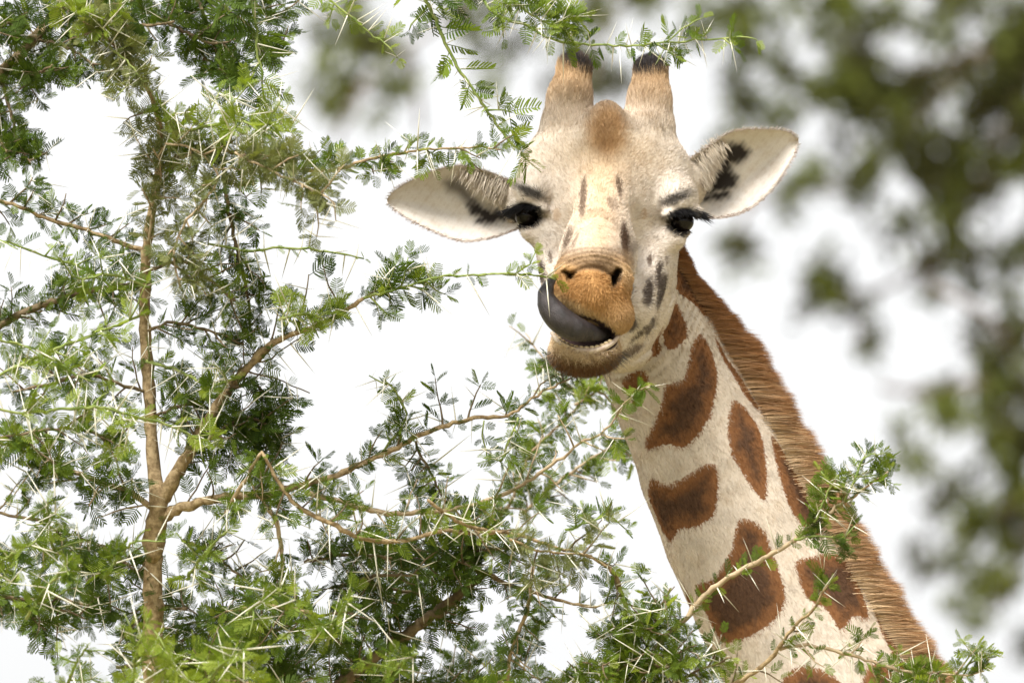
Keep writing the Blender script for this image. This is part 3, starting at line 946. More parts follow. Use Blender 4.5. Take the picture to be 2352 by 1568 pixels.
def ear(E):
    nu, nv = 96, 64
    U_ = resample(E['up'], nu); L_ = resample(E['lo'], nu)
    u = np.linspace(0, 1, nu)[:, None]; v = np.linspace(0, 1, nv)[None, :]
    P = U_[:, None, :] * (1 - v)[..., None] + L_[:, None, :] * v[..., None]
    w = 2 * v - 1
    prof = smoothstep(-0.02, 0.2, u) * (1 - 0.75 * smoothstep(0.55, 1.0, u))
    bowl = (1 - np.abs(w) ** 2.2)
    z = E['z0'] + (E['z1'] - E['z0']) * u - E['depth'] * bowl * prof
    z = z + 16 * np.exp(-((v - 0.03) / 0.08) ** 2) * smoothstep(0.9, 0.5, u)      # rolled front rim
    z = z + 2.5 * np.sin(v * 20 + u * 9) * prof * bowl
    F = np.concatenate([P, np.broadcast_to(z, P.shape[:2])[..., None]], -1)
    B = F.copy(); B[..., 2] -= 7 * np.minimum(1, 6 * np.minimum(v, 1 - v)) + 1.5
    B[..., 2] -= 6 * (1 - u) * bowl
    # pull the rims round a little so that they are rounded
    VV = np.concatenate([F.reshape(-1, 3), B.reshape(-1, 3)])
    i, j = np.meshgrid(np.arange(nu - 1), np.arange(nv - 1), indexing='ij')
    q = np.stack([i * nv + j, i * nv + j + 1, (i + 1) * nv + j + 1, (i + 1) * nv + j], -1).reshape(-1, 4)
    o = nu * nv
    rim = [np.stack([np.arange(nu - 1) * nv, np.arange(1, nu) * nv, np.arange(1, nu) * nv + o, np.arange(nu - 1) * nv + o], -1),
           np.stack([np.arange(nu - 1) * nv + nv - 1, np.arange(1, nu) * nv + nv - 1, np.arange(1, nu) * nv + nv - 1 + o, np.arange(nu - 1) * nv + nv - 1 + o], -1)]
    e = (nu - 1) * nv
    rim.append(np.stack([e + np.arange(nv - 1), e + np.arange(1, nv), e + np.arange(1, nv) + o, e + np.arange(nv - 1) + o], -1))
    Qs = np.vstack([q, q[:, ::-1] + o] + rim)
    x, y = VV[:, 0], VV[:, 1]
    Cc = np.tile([0.60, 0.56, 0.515], (len(VV), 1))
    uu = np.tile(np.repeat(u.ravel(), nv), 2); vv = np.tile(np.tile(v.ravel(), nu), 2)
    nse = np.sin(x * 0.21) * np.sin(y * 0.19) + 0.6 * np.sin(x * 0.51 + y * 0.37)
    Cc = lerp(Cc, 0.30 * smoothstep(0.2, 1.2, nse), (0.44, 0.36, 0.29))
    edge = np.minimum(vv, 1 - vv) * 1.0
    Cc = lerp(Cc, 0.3 * smoothstep(0.08, 0.0, edge) + 0.5 * smoothstep(0.92, 1.0, uu), (0.42, 0.33, 0.25))
    Cc = lerp(Cc, 0.4 * smoothstep(0.012, 0.0, edge), (0.24, 0.18, 0.13))
    dk = np.full(len(VV), 99.0)
    for poly in E['dark']: dk = np.minimum(dk, poly_sd(x, y, poly))
    dk = dk + 3 * nse
    Cc[:o] = lerp(Cc[:o], smoothstep(15, -8, dk[:o]), (0.022, 0.017, 0.015))
    if 'soft' in E:
        sk_ = poly_sd(x, y, E['soft'])
        Cc[:o] = lerp(Cc[:o], 0.75 * smoothstep(16, -12, sk_[:o]), (0.03, 0.024, 0.022))
    me = make_mesh("ear", v2w(VV) - G0, [Qs], M_COAT, True, {'col': Cc, 'patch': np.full(len(VV), 0.09)})
    eo = link("ear", me, giraffe)
    # hair: a fringe from the front rim over the dark hollow, and short down on the rim
    n = 1500
    fr = resample(E['fringe'], 200)
    k = rng.integers(0, 200, n)
    rp = fr[k] + rng.normal(0, 7, (n, 2)) + np.array(E['root'][0]) * 0
    inner = rng.random(n)[:, None] ** 1.5
    mid = np.array(E['root'][1])
    rp = rp * (1 - 0.75 * inner) + mid * 0.75 * inner
    root = np.concatenate([rp, np.full((n, 1), E['z0'] + 8.0) + rng.uniform(-10, 14, (n, 1))], 1)
    d = np.stack([np.full(n, E['fdir'][0]), np.full(n, E['fdir'][1]), np.full(n, 0.10)], -1) + rng.normal(0, 0.17, (n, 3))
    d /= np.linalg.norm(d, axis=1)[:, None]
    c = np.tile([0.60, 0.54, 0.46], (n, 1)) * rng.uniform(0.75, 1.05, (n, 1))
    hair_part("ear_hair", hair_mesh(root, d, d * 0 + np.array([0, 0.1, 0]), rng.uniform(18, 36, n), rng.uniform(1.3, 2.1, n), c, np.full(n, 0.09), rng.random(n), None, 3), parent=eo)
    # down all over the inside and along the rim
    n = 1500
    a = rng.random(n); b = rng.random(n)
    b = np.where(rng.random(n) < 1.0, np.where(b < 0.5, b * 0.06, 1 - (1 - b) * 0.06), b)
    ii = (a * (nu - 1)).astype(int); jj = (b * (nv - 1)).astype(int)
    root = F[ii, jj] + rng.normal(0, 1.5, (n, 3))
    vi = ii * nv + jj
    outd = (F[ii, np.where(jj > nv // 2, nv - 1, 0)] - F[ii, nv // 2]); outd /= np.linalg.norm(outd, axis=1)[:, None] + 1e-6
    tipd = (F[-1, nv // 2] - F[0, nv // 2]); tipd = tipd / np.linalg.norm(tipd)
    d = tipd * 0.8 + outd * 0.5 + np.array([0, 0, 0.45]) + rng.normal(0, 0.25, (n, 3)); d /= np.linalg.norm(d, axis=1)[:, None]
    hair_part("ear_down", hair_mesh(root, d, d * 0, rng.uniform(6, 13, n), rng.uniform(0.9, 1.3, n), np.maximum(Cc[vi], 0.5) * np.array([1, 0.95, 0.9]) * np.where(Cc[vi][:, :1] < 0.2, 0.05, 1.0), np.full(n, 0.09), rng.random(n)), parent=eo)
    return eo
ear(EAR_R)
ear(EAR_L)

# ------------------------------------------------------------------ eyes, lashes, tongue, mouth
def sphere(c, r, nu=32, nv=20):
    th = np.linspace(0, math.pi, nv); ph = np.arange(nu) * 2 * math.pi / nu
    T, Pp = np.meshgrid(th, ph, indexing='ij')
    r = np.asarray(r, float)
    X = np.stack([np.sin(T) * np.cos(Pp), np.cos(T), np.sin(T) * np.sin(Pp)], -1) * r + np.array(c)
    i, j = np.meshgrid(np.arange(nv - 1), np.arange(nu), indexing='ij')
    q = np.stack([i * nu + j, i * nu + (j + 1) % nu, (i + 1) * nu + (j + 1) % nu, (i + 1) * nu + j], -1).reshape(-1, 4)
    return X.reshape(-1, 3), q

for ex, ey, sgn in ((1209, 496, -1), (1567, 509, 1)):
    sv, sq = sphere((ex, ey, 3), (27, 25, 27))
    eo = link("eye", make_mesh("eye", v2w(sv) - G0, [sq], M_EYE), giraffe)
    n = 800
    t = rng.random(n)
    if sgn < 0: base = np.stack([1246 - 60 * t, 474 - 10 * np.sin(t * 3.1) + 4 * t], -1)
    else: base = np.stack([1530 + 66 * t, 488 - 12 * np.sin(t * 3.1) + 0 * t], -1)
    z = 46 - 40 * t + rng.uniform(-4, 4, n)
    root = np.concatenate([base + rng.normal(0, 2.5, (n, 2)), z[:, None]], 1)
    d = np.stack([sgn * (0.35 + 0.75 * t), np.full(n, 0.42), 0.9 - 0.5 * t], -1) + rng.normal(0, 0.16, (n, 3))
    d /= np.linalg.norm(d, axis=1)[:, None]
    hair_part("eyelashes", hair_mesh(root, d, np.tile([0.05 * sgn, 0.12, 0.0], (n, 1)), (20 + 28 * t) * rng.uniform(0.7, 1.15, n), np.full(n, 1.7), np.full((n, 3), 0.02), np.full(n, 0.09), rng.random(n), None, 3), M_LASH, eo)

def build_tongue():
    P = [(1412, 770, 280, 10), (1366, 768, 385, 18), (1322, 757, 432, 28), (1287, 737, 450, 31), (1261, 707, 452, 27), (1252, 680, 446, 20), (1258, 656, 442, 13), (1268, 646, 440, 8), (1274, 642, 439, 3)]
    R = catmull(P, 5.0)
    v, q, t = tube(R[:, :3], np.maximum(R[:, 3], 1.0), 24)
    v = v + (vnoise(v, 9, 8)[:, None] - 0.5) * 2.4 + (vnoise(v, 30, 9)[:, None] - 0.5) * 4
    link("tongue", make_mesh("tongue", v2w(v) - G0, [q, t], M_TONGUE), giraffe)
build_tongue()

def build_lip():
    P = [(1266, 764, 366, 4), (1278, 782, 390, 5.5), (1304, 799, 404, 6.5), (1338, 806, 410, 7), (1374, 802, 406, 6.5), (1402, 788, 392, 5.5), (1418, 770, 370, 4)]
    R = catmull(P, 5.0)
    v, q, t = tube(R[:, :3], R[:, 3], 12)
    lip = link("lower_lip", make_mesh("lower_lip", v2w(v) - G0, [q, t], M_LIP), giraffe)
    R2 = catmull([(p[0], p[1] - 7, p[2] - 6, p[3]) for p in P[1:-1]], 13.0)
    for i in range(len(R2) - 1):
        a = R2[i]; b = R2[i + 1]
        m = (a + b) / 2
        sv, sq = sphere(m[:3], (6.5, 5.0, 6.0), 12, 8)
        if i == 0: pass
        link("tooth", make_mesh("tooth", v2w(sv) - G0, [sq], M_TOOTH), giraffe)
build_lip()

# whiskers on the muzzle and chin
def whiskers():
    n = 260
    a = rng.uniform(0, 2 * math.pi, n)
    root = np.stack([1342 + 84 * np.cos(a) * rng.uniform(0.75, 1, n), 806 + 52 * np.abs(np.sin(a)) * rng.uniform(0.4, 1, n), 300 + 70 * rng.random(n)], -1)
    d = np.stack([np.cos(a) * 0.9, 0.25 + 0.7 * np.abs(np.sin(a)), np.full(n, 0.4)], -1) + rng.normal(0, 0.2, (n, 3))
    d /= np.linalg.norm(d, axis=1)[:, None]
    return hair_mesh(root, d, d * 0 + np.array([0, 0.1, 0]), rng.uniform(22, 40, n), np.full(n, 1.0), np.full((n, 3), 0.10), np.full(n, 0.09), rng.random(n), None, 3)
hair_part("whiskers", whiskers())
# ------------------------------------------------------------------ acacia leaves and thorns
def leaf_shape(npairs, fold, plen, pw, curl, sweep, seed):
    """one feathery compound leaf along +X, length 1: rachis and `npairs` pairs of pinnae (verts, quads)"""
    r = np.random.default_rng(seed)
    Vs, Qs = [], []
    def strip(pts, ws, nrm):
        b = len(Vs)
        pts = np.array(pts)
        tg = np.gradient(pts, axis=0)
        for p, w, t in zip(pts, ws, tg):
            s = np.cross(nrm, t); s /= np.linalg.norm(s) + 1e-9
            Vs.append(p - s * w); Vs.append(p + s * w)
        for i in range(len(pts) - 1):
            Qs.append((b + 2 * i, b + 2 * i + 1, b + 2 * i + 3, b + 2 * i + 2))
    cz = lambda t: curl * t * t
    ra = [(t, 0, cz(t)) for t in (0.0, 0.5, 1.0)]
    strip(ra, (0.014, 0.011, 0.006), np.array([0, 0, 1.0]))
    strip(ra, (0.014, 0.011, 0.006), np.array([0, 1.0, 0]))
    for k in range(npairs):
        t = 0.14 + 0.86 * (k + 0.5) / npairs
        env = (0.62 + 0.38 * math.sin(math.pi * min(1, t * 0.95 + 0.12))) * (1.0 if t < 0.8 else 1.15 - 0.4 * (t - 0.8) / 0.2)
        for sg in (-1, 1):
            L = plen * env * r.uniform(0.85, 1.1)
            a = math.radians(sweep - 22 * t + r.uniform(-6, 6))
            up = fold + r.uniform(-0.10, 0.10)
            d = np.array([math.cos(a), sg * math.sin(a) * math.cos(up), math.sin(a) * math.sin(up)])
            nr = np.array([0, -sg * math.sin(up), math.cos(up)])
            p0 = np.array([t, 0, cz(t)])
            droop = np.array([0.10, 0, -0.10]) * L
            pts = [p0 + d * L * q + droop * q * q for q in (0.0, 0.22, 0.72, 1.0)]
            w = pw * r.uniform(0.85, 1.1)
            strip(pts, (w * 0.35, w, w, w * 0.6), nr)
    return np.array(Vs), np.array(Qs)

LEAVES = [leaf_shape(8, 0.15, 0.45, 0.030, -0.10, 68, 1), leaf_shape(9, 0.5, 0.40, 0.026, -0.18, 64, 2), leaf_shape(8, 0.8, 0.44, 0.029, 0.06, 60, 3),
          leaf_shape(8, 0.3, 0.48, 0.031, -0.28, 70, 4), leaf_shape(8, 0.6, 0.38, 0.027, 0.12, 56, 5), leaf_shape(10, 0.05, 0.42, 0.025, -0.05, 66, 6)]
LEAF_MESH = {}
def leaf_mesh(v, tint):
    if (v, tint) not in LEAF_MESH:
        vv, qq = LEAVES[v]
        LEAF_MESH[(v, tint)] = make_mesh("leaf", vv, [qq], M_LEAF[tint], False, {'rnd': np.full(len(vv), 0.0)})
    return LEAF_MESH[(v, tint)]

def thorn_shape(bend):
    v, q, t = tube(np.array([(0, 0, 0), (0.5, 0, bend), (1.0, 0, bend * 1.6)]), np.array([0.019, 0.013, 0.0012]), 5)
    return v, q, t
THORNS = [thorn_shape(0.0), thorn_shape(0.05), thorn_shape(-0.04)]
THORN_MESH = [make_mesh("thorn", v, [q, t], M_THORN, True) for v, q, t in THORNS]

def frames(d, up):
    """rotation matrices (n,3,3) whose columns are d, side, normal"""
    d = d / (np.linalg.norm(d, axis=1)[:, None] + 1e-9)
    n = up - d * (up * d).sum(1)[:, None]
    n /= np.linalg.norm(n, axis=1)[:, None] + 1e-9
    s = np.cross(n, d)
    return np.stack([d, s, n], -1)

# where the crown is open and the sky or the trunk shows through: x, y, half axes, share of leaves missing
CLEAR = [(190, 310, 105, 115, 0.9), (200, 420, 80, 60, 0.9), (860, 800, 190, 75, 0.95), (1100, 760, 115, 100, 0.9), (740, 920, 80, 75, 0.9), (1540, 1240, 50, 150, 0.8), (770, 520, 110, 60, 0.8),
         (560, 1250, 65, 60, 0.85), (215, 1215, 60, 45, 0.7), (1300, 1490, 45, 80, 0.8), (60, 590, 60, 40, 0.8), (1320, 150, 55, 40, 0.9), (1497, 160, 50, 40, 0.9), (345, 690, 36, 110, 0.55), (345, 880, 34, 90, 0.45),
         (352, 1050, 40, 100, 0.55), (358, 1250, 46, 120, 0.75), (560, 870, 60, 70, 0.6), (760, 1000, 60, 40, 0.8), (930, 430, 40, 60, 0.9), (1350, 1130, 70, 35, 0.7), (880, 1330, 50, 25, 0.7), (1000, 1060, 60, 40, 0.6), (650, 830, 50, 50, 0.4),
         (730, 250, 60, 60, 0.6), (690, 640, 60, 50, 0.8), (1080, 470, 180, 110, 0.8), (450, 1120, 30, 30, 0.7), (1860, 1440, 60, 40, 0.6), (1700, 1400, 80, 50, 0.6), (1700, 1560, 60, 40, 0.5), (1860, 1520, 150, 60, 0.55), (1720, 1480, 70, 70, 0.6)]
TWIGS = 0.88
PX = S                                       # one photo unit in metres at the face
class Acacia:
    """collects the wood, leaves and thorns of one tree or bough, then writes them out as parts"""
    def __init__(self, name, label, cat, loc, group=None, seed=1):
        self.root = thing(name, label, cat, loc, group)
        self.loc = np.array(loc, float)
        self.lp, self.ld, self.ln, self.ls, self.lt, self.lv = [], [], [], [], [], []
        self.tp, self.td, self.ts = [], [], []
        self.r = np.random.default_rng(seed)

    def wood(self, name, path, rad, mat, sides=7):
        r = self.r
        rr = rad[:, None] * (1 + 0.13 * r.normal(size=(len(rad), sides)))
        k = np.arange(len(rad))
        if rad.max() > 6 * PX:                # knots where old twigs broke off
            rr *= (1 + 0.16 * np.exp(-((k[:, None] % 9 - 4) / 1.2) ** 2) * (r.random((1, sides)) > 0.4))
        v, q, t = tube(path, rr, sides)
        return link(name, make_mesh(name, v - self.loc, [q, t], BARKS[mat], True), self.root)

    def branch(self, pts, near, mat='bark', tint='mid', leaf=1.0, gap=24, size=62, thorns=0.7, tsize=80, twigs=0, twig_len=130, twig_tint=None,
               name='branch', start=0.0, end=1.0, droop=0.0, twig_leaf=1.0, spread=1.0):
        """pts: (x, y, radius) in photo units; near: metres nearer than the face at start, end (or one per point)"""
        P = np.array([p[:3] for p in pts], float)
        if np.isscalar(near): near = [near] * len(P)
        if len(near) != len(P): near = np.interp(np.linspace(0, 1, len(P)), np.linspace(0, 1, len(near)), near)
        wpts = np.array([at(p[0], p[1], nn) for p, nn in zip(P, near)])
        R = catmull(np.hstack([wpts, (P[:, 2:3] * PX)]), 14 * PX)
        if len(R) > 3:
            j = self.r.normal(size=(len(R), 3)) * PX * 1.5; j[0] = j[-1] = 0
            R[:, :3] += j
        R[:, 3] = np.maximum(R[:, 3], 0.9 * PX)
        self.wood(name, R[:, :3], R[:, 3], mat, 9 if P[0, 2] > 9 else 6)
        L = np.concatenate([[0], np.cumsum(np.linalg.norm(np.diff(R[:, :3], axis=0), axis=1))])
        tang = np.gradient(R[:, :3], axis=0); tang /= np.linalg.norm(tang, axis=1)[:, None]
        def pt(s): return np.array([np.interp(s, L, R[:, k]) for k in range(4)]), np.array([np.interp(s, L, tang[:, k]) for k in range(3)])
        r = self.r
        s = L[-1] * start + gap * PX * 0.5
        while s < L[-1] * end + 1e-9:
            p, t = pt(s)
            frac = s / L[-1]
            if r.random() < leaf:
                self.node(p[:3], t, p[3], tint, size * (1.05 - 0.25 * frac) * (0.95 if mat == 'shoot' else 0.74), (1 + int(r.random() * 2.2)) if mat == 'shoot' else (3 + int(r.random() * 3.3)), spread)
            if r.random() < thorns * 0.75: self.spines(p[:3], t, p[3], tsize)
            s += (0.85 if mat == 'shoot' else 1.15) * gap * PX * r.uniform(0.7, 1.35)
        # growing tip
        p, t = pt(L[-1])
        if leaf > 0.05:
            for _ in range(2): self.put_leaf(p[:3], t + r.normal(size=3) * 0.4, 'young' if tint in ('mid', 'young') else tint, size * 0.55)
        twigs = int(round(twigs * TWIGS))
        for k in range(twigs):
            s = L[-1] * (start + (end - start) * (k + r.uniform(0.15, 0.85)) / twigs)
            p, t = pt(s)
            d = self.side_dir(t, 0.55)
            d = d * 0.85 + t * 0.55
            d[2] += droop
            self.twig(p[:3], d, twig_len * r.uniform(0.55, 1.25), mat if mat != 'bark' else 'dark', twig_tint or tint, size, gap, twig_leaf * max(leaf, 0.6), thorns, tsize)

    def side_dir(self, t, flat=1.0):
        a = self.r.normal(size=3); a[1] *= flat
        a = a - t * (a @ t)
        return a / (np.linalg.norm(a) + 1e-9)

    def twig(self, p, d, length, mat, tint, size, gap, leaf, thorns, tsize):
        r = self.r
        d = d / np.linalg.norm(d)
        n = max(3, int(length / 22))
        step = length * PX / n
        pts = [p.copy()]
        for i in range(n):
            d = d + r.normal(size=3) * 0.16 + np.array([0, 0, 0.02]); d /= np.linalg.norm(d)
            pts.append(pts[-1] + d * step)
        pts = np.array(pts)
        rad = np.linspace(2.6, 1.2, n + 1) * PX
        self.wood('twig', pts, rad, mat, 5)
        m = max(2, int(length / gap))
        for i in range(1, m + 1):
            f = (i - r.random() * 0.6) / m * n
            k = min(n - 1, int(f)); q = pts[k] + (pts[k + 1] - pts[k]) * (f - k)
            t = pts[k + 1] - pts[k]; t /= np.linalg.norm(t)
            if r.random() < leaf: self.node(q, t, rad[k], tint, size * r.uniform(0.62, 0.9), 2 + int(r.random() * 3.0), 1.0)
            if r.random() < thorns * 0.55: self.spines(q, t, rad[k], tsize)
        self.put_leaf(pts[-1], d, tint, size * 0.6)

    def node(self, p, t, rad, tint, size, n, spread):
        r = self.r
        for _ in range(n):
            d = self.side_dir(t) * spread + t * r.uniform(0.1, 0.9)
            self.put_leaf(p + d * rad * 0.6, d, tint, size * r.uniform(0.6, 1.25))

    def put_leaf(self, p, d, tint, size):
        r = self.r
        dep = (p - CAM) @ FWD
        x = (p - CAM) @ RIGHT / dep * DIST / S + 1176; y = 784 - (p - CAM) @ UP / dep * DIST / S
        for cx, cy, rx, ry, pr in CLEAR:
            if ((x - cx) / rx) ** 2 + ((y - cy) / ry) ** 2 < 1 and r.random() < pr: return
        d = d / (np.linalg.norm(d) + 1e-9)
        up = np.array([0, -0.45, 0.75]) + r.normal(size=3) * 0.75
        if r.random() < 0.16 and tint == 'mid': tint = 'young'
        elif r.random() < 0.22 and tint == 'mid': tint = 'dark'
        elif r.random() < 0.18 and tint == 'dark': tint = 'mid'
        self.lp.append(p); self.ld.append(d); self.ln.append(up); self.ls.append(size * 0.84 * PX); self.lt.append(tint)
        self.lv.append(int(r.integers(len(LEAVES))))

    def spines(self, p, t, rad, size):
        r = self.r
        a = self.side_dir(t)
        b = np.cross(t, a)
        for sg in (-1, 1):
            if r.random() < 0.22: continue
            d = a * 0.75 + b * sg * r.uniform(0.5, 1.1) + t * r.uniform(-0.25, 0.45)
            self.tp.append(p + a * rad * 0.5); self.td.append(d); self.ts.append(size * PX * r.choice([0.35, 0.7, 0.9, 1.0, 1.15]) * r.uniform(0.8, 1.1))

    def finish(self, n_leaf=300, n_thorn=300):
        r = self.r
        lp = np.array(self.lp); ls = np.array(self.ls)
        M = frames(np.array(self.ld), np.array(self.ln))
        depth = (lp - CAM) @ FWD
        sx = (lp - CAM) @ RIGHT / depth * DIST / S + 1176; sy = 784 - (lp - CAM) @ UP / depth * DIST / S
        inview = (sx > -20) & (sx < 2372) & (sy > -20) & (sy < 1588)
        face = 0.4 + 0.6 * np.abs(M[:, :, 2] @ FWD)
        score = ls * face * np.where(inview, 1, 0.02) * (1 + 0.5 * (DIST - depth))
        order = np.argsort(-score)
        for i in order[:n_leaf]:
            o = link("leaf", leaf_mesh(self.lv[i], self.lt[i]), self.root)
            X = Matrix([list(M[i, k] * ls[i]) + [lp[i, k] - self.loc[k]] for k in range(3)] + [[0, 0, 0, 1]])
            o.matrix_local = X
        rest = order[n_leaf:]
        if len(rest):
            VV, QQ, RR, TT = [], [], [], []
            b = 0
            tn = ['dark', 'mid', 'young', 'olive']
            for v in range(len(LEAVES)):
                ii = np.array([i for i in rest if self.lv[i] == v], int)
                if not len(ii): continue
                lv, lq = LEAVES[v]
                W = np.einsum('nij,mj->nmi', M[ii] * ls[ii][:, None, None], lv) + (lp[ii] - self.loc)[:, None, :]
                VV.append(W.reshape(-1, 3))
                QQ.append((lq[None] + (b + np.arange(len(ii)) * len(lv))[:, None, None]).reshape(-1, 4))
                RR.append(np.repeat(r.random(len(ii)), len(lv)))
                TT.append(np.repeat(np.array([tn.index(self.lt[i]) for i in ii]), len(lq)))
                b += len(ii) * len(lv)
            me = make_mesh("foliage", np.vstack(VV), [np.vstack(QQ)], None, False, {'rnd': np.concatenate(RR)})
            for k in tn: me.materials.append(M_LEAF[k])
            me.polygons.foreach_set("material_index", np.concatenate(TT).astype(np.int32))
            o = link("foliage", me, self.root); o['kind'] = 'stuff'
        if not self.tp: return
        tp = np.array(self.tp); ts = np.array(self.ts)
        M = frames(np.array(self.td), r.normal(size=(len(tp), 3)))
        depth = (tp - CAM) @ FWD
        sx = (tp - CAM) @ RIGHT / depth * DIST / S + 1176; sy = 784 - (tp - CAM) @ UP / depth * DIST / S
        inview = (sx > -20) & (sx < 2372) & (sy > -20) & (sy < 1588)
        score = ts * (0.3 + 0.7 * np.sqrt(np.clip(1 - (M[:, :, 0] @ FWD) ** 2, 0, 1))) * np.where(inview, 1, 0.02) * (1 + 0.6 * (DIST - depth))
        order = np.argsort(-score)
        var = r.integers(3, size=len(tp))
        for i in order[:n_thorn]:
            o = link("thorn", THORN_MESH[var[i]], self.root)
            o.matrix_local = Matrix([list(M[i, k] * ts[i]) + [tp[i, k] - self.loc[k]] for k in range(3)] + [[0, 0, 0, 1]])
        rest = order[n_thorn:]
        if len(rest):
            VV, QQ, TT = [], [], []
            v, q, t = THORNS[0]
            W = np.einsum('nij,mj->nmi', M[rest] * ts[rest][:, None, None], v) + (tp[rest] - self.loc)[:, None, :]
            b = (np.arange(len(rest)) * len(v))[:, None, None]
            o = link("spines", make_mesh("spines", W.reshape(-1, 3), [(q[None] + b).reshape(-1, 4), (t[None] + b).reshape(-1, 3)], M_THORN, True), self.root)
            o['kind'] = 'stuff'

# ------------------------------------------------------------------ the standing acacia on the left
base = at(350, 1700, 0.25); base[2] = 0
tree = Acacia("acacia_tree", "thorny green acacia with a slim tan trunk standing left of the giraffe", "tree", tuple(base), None, 11)
# trunk: from the ground up out of the crown
Pt = [(352, 1361, 21), (354, 1270, 21), (358, 1200, 23), (364, 1150, 20), (350, 1050, 14), (345, 930, 13.5), (336, 800, 13), (332, 690, 12), (339, 560, 11), (352, 470, 9.5), (368, 350, 8), (362, 262, 6), (330, 190, 4.5), (272, 112, 3.5), (200, 60, 2.5)]
nr = [0.25, 0.25, 0.25, 0.25, 0.22, 0.2, 0.2, 0.22, 0.25, 0.28, 0.3, 0.32, 0.36, 0.4, 0.42]
W = [np.append(at(x, y, n_), r_ * PX) for (x, y, r_), n_ in zip(Pt, nr)]
g = [np.append(base + (at(352, 1361, 0.25) - base) * f + np.array([0.03 * math.sin(f * 5), 0, 0]) * (1 - f), (21 + 26 * (1 - f)) * PX) for f in (0.0, 0.25, 0.5, 0.72, 0.88)]
R = catmull(np.array(g + W), 16 * PX * 1.4)
tree.wood("trunk", R[:, :3], np.maximum(R[:, 3], PX), 'bark', 12)
B = tree.branch
# leaves along the upper trunk
B([(352, 470, 3), (372, 340, 3), (362, 262, 3), (330, 190, 3), (272, 112, 2), (190, 50, 1.5)], [0.30, 0.5], tint='olive', gap=16, size=58, twigs=7, twig_len=110, thorns=0.9, name='twig', droop=0.1)
B([(340, 560, 3), (352, 470, 3), (372, 400, 2.5), (352, 340, 2)], [0.32, 0.40], mat='pale', tint='olive', gap=16, size=56, twigs=6, twig_len=100, thorns=0.9, name='twig')
# the long bough running up right to the giraffe's tongue
B([(365, 1165, 15), (410, 1080, 15), (470, 980, 13), (520, 900, 11), (590, 820, 9), (640, 780, 7), (720, 752, 5.5), (790, 715, 4.5), (835, 685, 4)], [0.25, 0.3, 0.35], mat='bark', tint='dark', leaf=0.8, gap=26, size=66, twigs=18, twig_len=150, start=0.12, thorns=0.5)
B([(835, 685, 4), (900, 668, 3.5), (960, 648, 3), (1020, 634, 2.6), (1075, 632, 2.4), (1130, 630, 2.2), (1200, 630, 2), (1250, 634, 1.7), (1278, 642, 1.4)], [0.35, 0.34], mat='shoot', tint='mid', leaf=1.0, gap=15, size=70, twigs=6, twig_len=70, end=0.38, thorns=0.55, tsize=95, name='shoot')
B([(1020, 634, 1.6), (1100, 632, 1.6), (1180, 630, 1.6), (1262, 637, 1.4)], [0.345, 0.34], mat='shoot', tint='mid', leaf=0.8, gap=34, size=40, thorns=0.9, tsize=100, name='shoot')
B([(1180, 630, 1.8), (1205, 616, 1.6), (1222, 596, 1.3), (1230, 578, 1)], 0.345, mat='shoot', tint='young', leaf=1, gap=14, size=44, thorns=0.3, name='shoot')
# right-hand lower boughs
B([(372, 1188, 14), (430, 1160, 12), (520, 1142, 10), (610, 1135, 9.5), (700, 1112, 8), (800, 1080, 7), (900, 1032, 6), (1000, 985, 5.2), (1090, 960, 4.4), (1165, 955, 3.6), (1235, 908, 3), (1312, 868, 2)], [0.25, 0.3, 0.25, 0.2], tint='dark', leaf=0.8, gap=27, size=62, twigs=15, twig_len=95, thorns=0.55)
B([(599, 1041, 3.6), (566, 1100, 4.6), (518, 1178, 4.4)], [0.45, 0.35], mat='pale', tint='mid', leaf=0.8, gap=22, twigs=3, twig_len=90)
B([(600, 1036, 3), (622, 1075, 4), (645, 1117, 5), (694, 1168, 5.2), (785, 1214, 5.2), (826, 1234, 5), (917, 1242, 5), (1014, 1219, 4.6), (1065, 1224, 4.4), (1171, 1222, 4), (1253, 1250, 3.6), (1344, 1275, 3.4), (1400, 1303, 3.4)], [0.45, 0.45, 0.40, 0.4], mat='bark', tint='mid', leaf=0.75, gap=25, size=62, twigs=15, twig_len=95, thorns=1.0, tsize=100)
B([(1400, 1303, 5), (1420, 1341, 5.5), (1435, 1397, 5.5), (1456, 1473, 5.5), (1463, 1530, 5), (1468, 1620, 5)], [0.40, 0.3], mat='bark', tint='mid', leaf=0.7, gap=26, size=54, twigs=9, twig_len=85, thorns=0.7)
B([(604, 1148, 5), (633, 1199, 5), (646, 1260, 5), (650, 1331, 4.5), (660, 1400, 4)], 0.3, mat='pale', tint='dark', leaf=0.6, gap=28, twigs=5, twig_len=90)
B([(700, 1130, 6), (821, 1163, 6), (897, 1178, 6), (999, 1173, 5.5), (1065, 1163, 5), (1151, 1138, 4.6), (1202, 1112, 4.2), (1268, 1067, 3.6), (1329, 1021, 3), (1380, 995, 2.6), (1435, 930, 2.2), (1468, 892, 1.5)], [0.3, 0.25, 0.3], mat='pale', tint='mid', leaf=0.8, gap=24, size=56, twigs=20, twig_len=95, thorns=0.8)
B([(983, 1148, 4), (1039, 1189, 4.4), (1100, 1214, 4.4), (1171, 1224, 4)], [0.55, 0.45], mat='bark', tint='young', leaf=0.5, gap=26, size=50, thorns=1, twigs=4, twig_len=80)
B([(1171, 1238, 3), (1230, 1262, 3), (1290, 1268, 2.4), (1360, 1276, 2)], [0.5, 0.45], mat='bark', tint='olive', leaf=1, gap=14, size=60, thorns=0.5, twigs=6, twig_len=80)
B([(968, 1432, 13), (1024, 1392, 13), (1075, 1346, 11), (1112, 1314, 9)], [0.1, 0.15], mat='dark', tint='dark', leaf=0.8, gap=20, size=62, twigs=9, twig_len=100, thorns=0.4)
